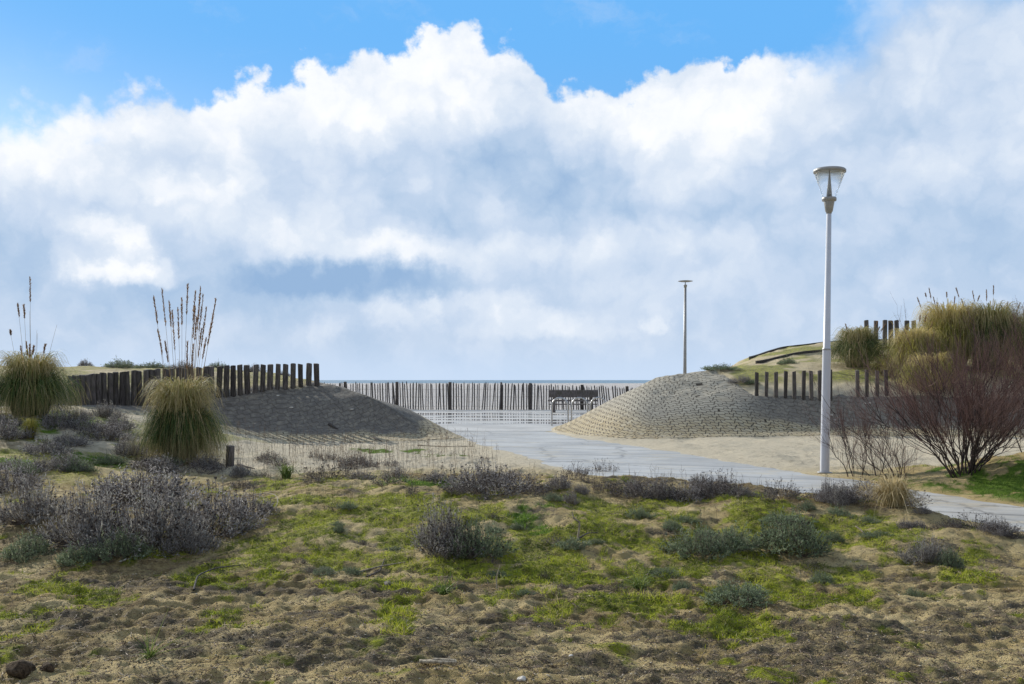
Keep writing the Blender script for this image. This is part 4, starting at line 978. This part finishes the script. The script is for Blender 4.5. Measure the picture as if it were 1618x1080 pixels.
for a in [('G', 235, 878, 190, 138, 'largest grey everlasting shrub, dark hollow beneath, left foreground', FG), ('G', 150, 868, 150, 120, 'tall grey shrub joined to the left side of the largest foreground shrub', FG),
          ('P', 330, 850, 170, 105, 'mauve-grey shrub sprawling right of the largest foreground shrub', FG), ('P', 225, 800, 200, 78, 'mauve shrub with dark seed heads, behind the largest foreground shrub', FG),
          ('G', 60, 838, 130, 84, 'grey shrub at the left edge beside pale sand', FG), ('M', 45, 884, 90, 50, 'low green-grey shrub below the grey shrub at the left edge', FG), ('N', 120, 895, 70, 40, 'small pale green shrub at the near foot of the grey shrubs', FG),
          ('P', 20, 785, 110, 60, 'mauve shrub cut by the left edge above the pale sand patch', FG), ('P', 400, 822, 90, 50, 'small mauve shrub ending the left mass at the moss', FG), ('G', 300, 880, 90, 66, 'small dark grey shrub on moss, near side of the left mass', FG), ('M', 190, 892, 100, 60, 'small green-grey shrub hugging the near foot of the largest shrub', FG),
          ('G', 695, 878, 100, 100, 'upright wiry grey shrub in the middle foreground', FG), ('M', 755, 890, 96, 78, 'rounded green-grey shrub touching the wiry shrub in the middle', FG), ('T', 720, 892, 120, 70, 'loose twiggy tuft in front of the two middle shrubs', FG),
          ('P', 780, 786, 150, 66, 'broad mauve twiggy shrub on the ridge left of the path', RG), ('T', 730, 770, 110, 50, 'thin twiggy shrub left of the broad mauve one on the ridge', RG), ('P', 625, 760, 44, 32, 'small solitary mauve shrub on pale sand left of the ridge', RG), ('D', 520, 762, 90, 44, 'sparse dry shrub on pale sand near the stump', RG),
          ('M', 1105, 884, 110, 64, 'blue-green shrub left of the dark patch, right foreground', FG), ('M', 1250, 886, 130, 84, 'green-grey wiry shrub with a pale bent twig, right foreground', FG), ('N', 1155, 876, 90, 50, 'low green shrub between the blue-green and wiry shrubs', FG),
          ('G', 1462, 896, 74, 52, 'compact grey-green shrub on a bare sand knoll, right', FG), ('M', 1500, 900, 50, 42, 'small shrub joined to the right of the compact one on the sand knoll', FG), ('N', 1165, 962, 120, 44, 'low leafy green shrub nearest the camera, right of centre', FG), ('N', 1298, 924, 44, 26, 'tiny green shrub under the wiry shrub', FG),
          ('P', 1580, 850, 60, 34, 'small mauve shrub before the path at the right edge', RG), ('P', 1390, 800, 130, 46, 'mauve shrub beside the dry straw tussock', RG), ('T', 1545, 842, 100, 34, 'sparse twiggy shrub in front of the pale path, right', RG),
          ('P', 15, 698, 70, 46, 'mauve shrub under the left pampas at the left edge', LG_), ('P', 92, 682, 66, 44, 'rounded mauve shrub right of the left pampas', LG_), ('P', 170, 700, 90, 44, 'mauve shrub spread before the dark posts', LG_), ('G', 165, 662, 56, 34, 'dark shrub at the foot of the leftmost posts', LG_),
          ('P', 70, 722, 84, 36, 'low mauve shrub below the small yellow grass tuft', LG_), ('G', 205, 720, 60, 36, 'grey shrub at the left foot of the big pampas', LG_), ('P', 125, 668, 50, 28, 'small mauve shrub between the left pampas and dark shrub', LG_), ('P', 30, 748, 100, 30, 'mauve shrub at the left edge behind the foreground mass', LG_),
          ('P', 140, 690, 76, 34, 'mauve shrub halfway down the left bank among the others', LG_), ('G', 190, 682, 60, 30, 'grey shrub right under the dark posts, near the pampas', LG_), ('P', 8, 676, 60, 30, 'mauve shrub tucked behind the one at the left edge', LG_),
          ('T', 235, 745, 80, 40, 'loose twiggy shrub below the foot of the big pampas', LG_), ('P', 110, 708, 70, 26, 'flat mauve shrub above the green patch on the left bank', LG_), ('T', 310, 752, 90, 34, 'loose twiggy shrub beneath the big pampas and stump', LG_), ('M', 260, 738, 60, 20, 'low green-grey shrub hugging the pampas foot', LG_)]:
    shrub_px(*a)
for i, (px, D, w, h, lab) in enumerate([(135, 32, 24, 9, 'tiny shrub on the left dune skyline near the sleeper'), (190, 31.5, 60, 12, 'wide low shrub on the left dune skyline'), (287, 31, 44, 14, 'rounded shrub on the dune top behind the big pampas plumes'), (240, 31, 60, 8, 'flat shrub between the two rounder ones on the skyline'), (400, 30.5, 40, 12, 'rounded shrub on the dune top behind the posts, right half'), (345, 31, 34, 8, 'low shrub on the dune top right of the plumes'), (448, 30.2, 22, 8, 'smallest shrub near the right end of the post row')]):
    k = D / FPX; shrub('M' if i % 2 else 'G', at(px, D), D, w * k, (h + 6) * k, lab, TP)
shrub('N', at(1243, 34.5), 34.5, 36 * .022, 12 * .022 + .1, 'blue-green cushion shrub high on the right dune below the walkway', TP)
shrub('N', at(1138, 33.0), 33.0, 62 * .021, .30, 'flat green clump where the paving ends at the right dune crest', TP)
shrub('G', at(1172, 31.0), 31.0, 40 * .0197, .28, 'dark scrubby shrub left of the short posts on the right dune', TP)
shrub('N', at(1188, 30.7), 30.7, 22 * .0197, .2, 'small green tuft-like shrub against the first short post', TP)
# smaller tufts: ridge row and scatter
g = np.random.default_rng(77)
KN = {'P': 'mauve-grey', 'T': 'thin twiggy', 'G': 'grey', 'D': 'sparse dry', 'N': 'leafy green', 'M': 'grey-green'}
def row(n, kinds, fx, fy, wr, hr, where, group):
    it = sorted((fx(g), i) for i in range(n))
    for r_, (px, i) in enumerate(it):
        k_ = kinds[i % len(kinds)]; l = n - 1 - r_
        o_ = (ORD[r_] + ' from the left' if r_ else 'leftmost') if r_ < n / 2 else (ORD[l] + ' from the right' if l else 'rightmost')
        shrub_px(k_, px, fy(px, g), g.uniform(*wr), g.uniform(*hr), '%s tuft, %s %s' % (KN[k_], o_, where), group)
row(38, 'PTTDG', lambda g: g.uniform(960, 1420), lambda px, g: 770 + 16 * g.uniform() + (px - 1000) * 0.045, (30, 84), (18, 46), 'in the row before the path', 'twiggy tufts in the row before the path')
row(24, 'TPDT', lambda g: g.uniform(560, 960), lambda px, g: g.uniform(748, 800), (26, 66), (14, 34), 'on the ridge left of centre', 'little tufts on the ridge left of centre')
row(30, 'NMDTN', lambda g: g.uniform(820, 1440), lambda px, g: g.uniform(800, 945), (24, 60), (10, 26), 'in the mossy turf, right half', 'small tufts in the mossy turf, right half')
row(18, 'NDMT', lambda g: g.uniform(440, 820), lambda px, g: g.uniform(795, 930), (20, 46), (9, 20), 'in the mossy turf, middle', 'small tufts in the mossy turf, middle')
row(14, 'TPD', lambda g: g.uniform(1420, 1618), lambda px, g: 822 + (px - 1420) * .12 + g.uniform(-6, 14), (24, 50), (12, 24), 'by the near path edge, far right', 'small tufts by the path, far right')
row(18, 'DT', lambda g: g.uniform(380, 620), lambda px, g: g.uniform(722, 775), (22, 54), (14, 28), 'on pale sand right of the stump', 'sparse dry tufts on pale sand')
row(10, 'PGM', lambda g: g.uniform(0, 420), lambda px, g: g.uniform(735, 760), (30, 70), (18, 34), 'behind the large foreground shrubs', 'tufts behind the large foreground shrubs')

# dry and green tussocks
M_DRY = mat_plant('dry_grass', [(0, (0.25, 0.19, 0.08)), (.6, (0.46, 0.37, 0.19)), (1, (0.60, 0.50, 0.30))], trans=0.3)
M_TUFT = mat_plant('green_tuft', [(0, (0.05, 0.09, 0.02)), (.6, (0.12, 0.19, 0.04)), (1, (0.26, 0.30, 0.09))], trans=0.35)
M_YTUFT = mat_plant('yellow_tuft', [(0, (0.14, 0.14, 0.02)), (.6, (0.34, 0.31, 0.05)), (1, (0.50, 0.43, 0.13))], trans=0.35)
for (px, py, w, h, mt, nb, lab, up) in [(1412, 806, 44, 46, M_DRY, 420, 'dry straw-coloured grass tussock by the path bend', 0.1), (1372, 790, 26, 26, M_DRY, 200, 'smaller dry straw tuft left of the straw tussock', .2), (48, 692, 17, 32, M_YTUFT, 260, 'small bright yellow-green grass tuft below the left pampas', .5),
                                    (452, 758, 18, 20, M_TUFT, 150, 'bright green grass tuft on pale sand right of the stump', .6), (700, 940, 14, 12, M_TUFT, 60, 'small green tuft at the lower edge of the moss, centre', .6), (1010, 932, 22, 14, M_TUFT, 90, 'dark green broad-leaved tuft in the moss, right of centre', .3), (235, 1040, 10, 12, M_TUFT, 30, 'single green tuft on bare ground, bottom left', .7)]:
    x, y, z = ground_at(px, py); k = y / FPX
    pampas('grass_tussock', (x, y, z - .01), w * k, h * k, nb, [], lab, int(px), mt, None, upright=up, width=0.0055, cat='grass tussock')

# ------------------------------------------------------------------ stuff: turf blades, dry stalks, grit
def frustum_pts(n, d0, d1, seed, mx=0.60):
    g = np.random.default_rng(seed); D = 1 / (1 / d0 + g.uniform(0, 1, n) * (1 / d1 - 1 / d0)); u = g.uniform(-mx, mx, n); return u * D, D, g
def blades_stuff(name, x, y, L, W, mat, label, seed, tint=None, lean=0.5, seg=3):
    g = np.random.default_rng(seed); n = len(x); z = gsample(ZZ, x, y) - 0.004
    d = unit(g.normal(size=(n, 3)) * lean + [0, 0, 1.0]); b = np.stack([x, y, z], 1)
    bend = g.normal(size=(n, 3)) * .35 * [1, 1, 0] - [0, 0, .15]
    P = np.stack([b + d * L[:, None] * t + bend * L[:, None] * t * t for t in np.linspace(0, 1, seg)], 1)
    G = Geo(); G.strips(P, W[:, None] * np.linspace(1, .2, seg)[None], unit(np.cross(d, g.normal(size=(n, 3)))), g.uniform(0, 1, n) if tint is None else tint)
    o = G.build(name, mat); tag(o, label, 'grass', None, 'stuff'); return o
M_TURF = mat_plant('turf_blades', [(0, (0.06, 0.085, 0.014)), (.35, (0.18, 0.23, 0.022)), (.7, (0.48, 0.52, 0.040)), (.9, (0.40, 0.34, 0.12)), (1, (0.5, 0.42, 0.25))], trans=0.35)
M_LUSHB = mat_plant('lush_blades', [(0, (0.045, 0.10, 0.012)), (.6, (0.12, 0.22, 0.025)), (1, (0.26, 0.33, 0.07))], trans=0.4)
x, y, g = frustum_pts(520000, 6.0, 26, 5)
mm = gsample(mo, x, y); ll = gsample(lu, x, y)
k = (g.uniform(0, 1, len(x)) < mm * 0.42) & (ll < .5); x1, y1 = x[k], y[k]
blades_stuff('mossy_turf', x1, y1, g.uniform(.010, .042, len(x1)) * (1 + 1.3 * np.clip(fbm(x1, y1, .5, 2), 0, 1)), np.full(len(x1), .0026), M_TURF, 'short yellow-green mossy turf covering the foreground ridge', 6,
             tint=np.clip(.42 + .55 * fbm(x1, y1, .45, 4) + g.normal(size=len(x1)) * .16, 0, 1))
k = g.uniform(0, 1, len(x)) < ll * 0.5; x1, y1 = x[k], y[k]
blades_stuff('green_grass', x1, y1, g.uniform(.03, .12, len(x1)) * (1 + np.clip(fbm(x1, y1, .4, 2), -.5, 1)), np.full(len(x1), .0030), M_LUSHB, 'fresh bright green grass in patches on sand and mound', 7)
# dead stalks on the sand at the foot of the left dune, and through the ridge
def stalk_zone(n, xa, xb, ya, yb, seed, h0, h1, name, label, mat, thick=.0022):
    g = np.random.default_rng(seed); px = g.uniform(xa, xb, n); D = g.uniform(ya, yb, n); x = at(px, D)
    dpt, _ = sdist(PATH, x, D); keep = dpt < -0.15; x, D = x[keep], D[keep]; n = len(x)
    z = gsample(ZZ, x, D); h = g.uniform(h0, h1, n); k = 5; t = np.linspace(0, 1, k)
    P = np.stack([x, D, z - .02], 1)[:, None] + np.stack([np.zeros((n, k)), np.zeros((n, k)), h[:, None] * t[None]], -1) + np.cumsum(g.normal(size=(n, k, 3)) * .03 * h[:, None, None], 1)
    G = Geo(); G.tubes(P, np.full((n, k), thick) * np.linspace(1, .5, k)[None], g.uniform(0, 1, n))
    # side twigs
    m = n * 3; s_ = np.repeat(np.arange(n), 3); i = g.integers(2, k, m); p = P[s_, i]; d = unit(g.normal(size=(m, 3)) * .7 + [0, 0, 1]); L = (h[s_] * g.uniform(.1, .3, m))[:, None]
    G.tubes(np.stack([p, p + d * L * .5, p + d * L + [0, 0, .01]], 1), np.full((m, 3), thick * .6), g.uniform(0, 1, m))
    o = G.build(name, mat); tag(o, label, 'dry stalks', None, 'stuff')
M_DSTALK = mat_plant('dead_stalks', [(0, (0.09, 0.06, 0.045)), (1, (0.27, 0.19, 0.13))], trans=0)
stalk_zone(620, 350, 790, 16.5, 24.6, 8, .08, .50, 'dry_stalks', 'thin dead brown stalks standing on pale sand before the left dune', M_DSTALK)
stalk_zone(420, 420, 1450, 9.5, 14.5, 9, .06, .20, 'dry_stalks', 'short dead stalks scattered through the ridge turf', M_DSTALK, .0016)
stalk_zone(90, 1320, 1450, 15.4, 18, 10, .15, .5, 'dry_stalks', 'thin dead stems on the sand around the bare saplings', M_DSTALK, .0022)
# grit and shell fragments of the bare ground
def grit(n, d0, d1, seed, s0, s1, mat, name, label, zoneA=None):
    x, y, g = frustum_pts(n, d0, d1, seed); 
    w = 1 - gsample(mo, x, y); k = (g.uniform(0, 1, n) < w) & (sdist(PATH, x, y)[0] < -.05); x, y = x[k], y[k]; n = len(x)
    z = gsample(ZZ, x, y); s = g.uniform(0, 1, n) ** 3 * (s1 - s0) + s0
    O = np.array([(1, 0, 0), (0, 1, 0), (-1, 0, 0), (0, -1, 0), (0, 0, 1), (0, 0, -1)], float); TF = np.array([(0, 1, 4), (1, 2, 4), (2, 3, 4), (3, 0, 4), (1, 0, 5), (2, 1, 5), (3, 2, 5), (0, 3, 5)])
    V = O[None] * s[:, None, None] * np.array([1.3, 1, .6]) * g.uniform(.6, 1.3, (n, 6, 1)); c, s2 = np.cos(a_ := g.uniform(0, 6.28, n)), np.sin(a_)
    V = np.stack([V[..., 0] * c[:, None] - V[..., 1] * s2[:, None], V[..., 0] * s2[:, None] + V[..., 1] * c[:, None], V[..., 2]], -1) + np.stack([x, y, z + s * .2], 1)[:, None]
    F = (TF[None] + (np.arange(n) * 6)[:, None, None]).reshape(-1, 3)
    o = mesh_np(name, V.reshape(-1, 3), F, mat, None, False, {'tint': np.repeat(g.uniform(0, 1, n), 6), 'along': np.zeros(n * 6)}); tag(o, label, 'gravel', None, 'stuff')
M_CRUMB = mat_plant('soil_crumbs', [(0, (0.10, 0.08, 0.055)), (.5, (0.26, 0.20, 0.12)), (.85, (0.42, 0.33, 0.21)), (1, (0.5, 0.45, 0.36))], trans=0, rough=.95)
grit(80000, 4.6, 13, 12, .0014, .009, M_CRUMB, 'soil_crumbs', 'small soil crumbs, bark bits and grit on the bare ground')
# dead litter: short twigs lying flat
x, y, g = frustum_pts(9000, 4.8, 22, 14); k = sdist(PATH, x, y)[0] < 0; x, y = x[k], y[k]; n = len(x); z = gsample(ZZ, x, y) + .006
a = g.uniform(0, 6.28, n); L = g.uniform(.02, .10, n); d = np.stack([np.cos(a), np.sin(a), g.normal(size=n) * .2], 1)
P = np.stack([x, y, z], 1)[:, None] + d[:, None] * (L[:, None] * np.linspace(-.5, .5, 4)[None])[..., None] + g.normal(size=(n, 4, 3)) * .004
G = Geo(); G.tubes(P, np.full((n, 4), .0017), g.uniform(0, 1, n)); tag(G.build('twig_litter', M_DSTALK), 'fine broken twigs littering the turf and bare ground', 'litter', None, 'stuff')

# ------------------------------------------------------------------ single sticks, roots, stones
def stick(pts, r, mat, label, cat='twig', name='fallen_twig', group=None, lift=0.01, upright=False):
    P = []; x0, y0, z0 = ground_at(*pts[0][:2])
    for px, py, h in pts:
        x, y, z = ground_at(px, py)
        P.append((at(px, y0), y0 + h * .3, zat(py, y0) + lift) if upright else (x, y, z + h * .5 + lift))
    P = np.array(P); k = 28; t = np.linspace(0, len(P) - 1, k); Q = np.stack([np.interp(t, range(len(P)), P[:, i]) for i in range(3)], 1)
    w = np.hanning(9); w /= w.sum(); Q = np.stack([np.convolve(np.pad(Q[:, i], 4, mode='reflect', reflect_type='odd'), w, 'valid') for i in range(3)], 1)
    c = Q.mean(0); G = Geo(); G.tubes((Q - c)[None], (r * (1 - .5 * np.linspace(0, 1, k)) * (1 + .1 * np.sin(np.arange(k) * 1.9)))[None], np.array([.6]), 7)
    o = G.build(name, mat, None, True); o.location = c; tag(o, label, cat, group); return o
stick([(912, 858, .0), (915, 842, .12), (917, 828, .20), (907, 822, .22), (905, 812, .30)], .011, M_DRIFT, 'pale kinked twig standing up from the moss, centre', upright=True)
stick([(912, 856, 0), (930, 848, .02), (945, 846, .0)], .008, M_POST, 'dark twig lying at the foot of the pale kinked one')
stick([(326, 848, .0), (345, 850, .01), (358, 838, .03), (350, 832, .04), (338, 836, .04), (330, 846, .02)], .006, M_DRIFT, 'pale looping root on the moss right of the big shrub')
stick([(390, 789, .05), (420, 786, .08), (438, 795, .10), (440, 806, .06), (420, 820, .02), (400, 826, .0)], .006, M_DRIFT, 'pale arching root above the moss, right of the mauve shrub')
stick([(306, 938, 0), (312, 922, .04), (340, 908, .05), (380, 899, .02)], .008, M_POST, 'dark arching root on the mossy edge, lower left')
stick([(176, 872, .05), (185, 850, .16), (200, 840, .20)], .005, M_DRIFT, 'pale dead twig bent across the dark hollow of the largest shrub', upright=True)
stick([(235, 844, .12), (250, 830, .2), (256, 812, .3), (252, 790, .42)], .005, M_DRIFT, 'thin pale dead shoot rising through the largest shrub', upright=True)
stick([(562, 908, 0), (600, 902, .01), (640, 892, .0)], .010, M_DRIFT, 'long weathered root lying at the edge of the moss, left of centre')
stick([(580, 912, 0), (600, 905, .02), (608, 890, .03)], .008, M_POST, 'dark crooked twig crossing the long weathered root')
stick([(1222, 864, .03), (1245, 866, .10), (1262, 880, .06), (1276, 894, .0)], .006, M_DRIFT, 'pale bent twig across the wiry green-grey shrub', upright=True)
stick([(1352, 832, 0), (1362, 843, .02), (1374, 858, 0)], .008, M_DRIFT, 'straight pale twig on the slope below the straw tussock')
stick([(785, 932, 0), (784, 915, .05), (790, 896, .10)], .006, M_DRIFT, 'small pale upright twig below the middle shrubs', upright=True)
stick([(376, 735, 0), (390, 740, .02), (402, 742, 0)], .02, M_POST, 'thick dark stick lying right of the stump', 'stick', 'fallen_stick')
stick([(520, 672, .03), (533, 680, .02)], .045, M_POST, 'dark driftwood lump on the paving at the foot of the left dune', 'driftwood', 'driftwood')
stick([(590, 693, .02), (602, 698, .02)], .03, M_POST, 'second smaller driftwood piece, lower on the left dune paving', 'driftwood', 'driftwood')
stick([(660, 706, .01), (700, 706, .01), (750, 705, .0)], .012, M_DRIFT, 'long thin branch lying along the toe of the left dune', 'branch', 'fallen_branch')
M_CLOD = mat_simple('earth_clod', (0.085, 0.062, 0.042), 0.95, 0, 0.6, 60, 1.0, 0.1)
def rock(px, py, sx, sy, sz, mat, label, cat, name, seed, group=None, emb=.35):
    x, y, z = ground_at(px, py); g = np.random.default_rng(seed); nu, nv = 18, 12
    V = []; 
    for i in range(nv + 1):
        for j in range(nu):
            th = math.pi * i / nv; ph = 2 * math.pi * j / nu; d = (math.sin(th) * math.cos(ph), math.sin(th) * math.sin(ph), math.cos(th))
            q = 1 + .16 * math.sin(d[0] * 3 + seed) + .12 * math.sin(d[1] * 5 + seed * 2) * math.cos(d[2] * 4) + .03 * math.sin(9 * d[0] + 7 * d[2] + seed)
            V.append((d[0] * sx * q, d[1] * sy * q, d[2] * sz * q))
    F = [[i * nu + j, (i + 1) * nu + j, (i + 1) * nu + (j + 1) % nu, i * nu + (j + 1) % nu] for i in range(nv) for j in range(nu)]
    G = Geo(); G.raw(V, F); o = G.build(name, mat, None, True); o.location = (x, y, z + sz * (1 - 2 * emb) ); o.rotation_euler = (0, 0, seed); tag(o, label, cat, group)
rock(824, 1078, .026, .02, .016, M_STONE, 'smooth pale pebble at the bottom edge, centre', 'pebble', 'pebble', 3)
rock(902, 1044, .014, .012, .01, M_STONE, 'small white pebble on the crust, right of centre bottom', 'pebble', 'pebble', 4)
rock(613, 925, .055, .035, .022, M_DARKSTONE, 'flat dark stone on bare sand left of centre', 'stone', 'stone', 5)
rock(30, 1064, .075, .06, .05, M_CLOD, 'dark crumbly earth clod in the bottom left corner', 'stone', 'stone', 6, emb=.25)
rock(74, 1062, .04, .035, .03, M_CLOD, 'smaller dark clod right of the one in the corner', 'stone', 'stone', 7)
G = Geo(); G.box((0, 0, 0), (.20, .035, .014), rz=.05); G.box((.03, .012, .006), (.12, .018, .012), rz=-.06)
o = G.build('bark_piece', M_DRIFT, None, False, .004); x, y, z = ground_at(692, 1060); o.location = (x, y, z + .012); o.rotation_euler = (.1, .04, .03); tag(o, 'flat sliver of pale wood lying on the crust at the bottom', 'wood piece')
wl = [(396, 623, 'left'), (439, 627, 'left'), (460, 646, 'left'), (556, 650, 'left'), (1319, 667, 'right'), (1313, 657, 'right'), (1366, 641, 'right'), (1374, 640, 'right')]
for i, (px, py, sd) in enumerate(wl):
    rock(px, py, .055, .04, .02, M_STONE, ['white scrap highest on the left dune slope', 'white scrap under the right half of the post row', 'white scrap halfway down the left dune slope', 'white scrap rightmost on the left dune slope', 'lower white scrap on the right dune beside the lamp pole', 'white scrap just above the lower one by the lamp pole', 'left one of two white scraps under the pampas', 'right one of two white scraps under the pampas'][i], 'shell', 'shell', 20 + i, 'white shells scattered on the dune slopes', .2)
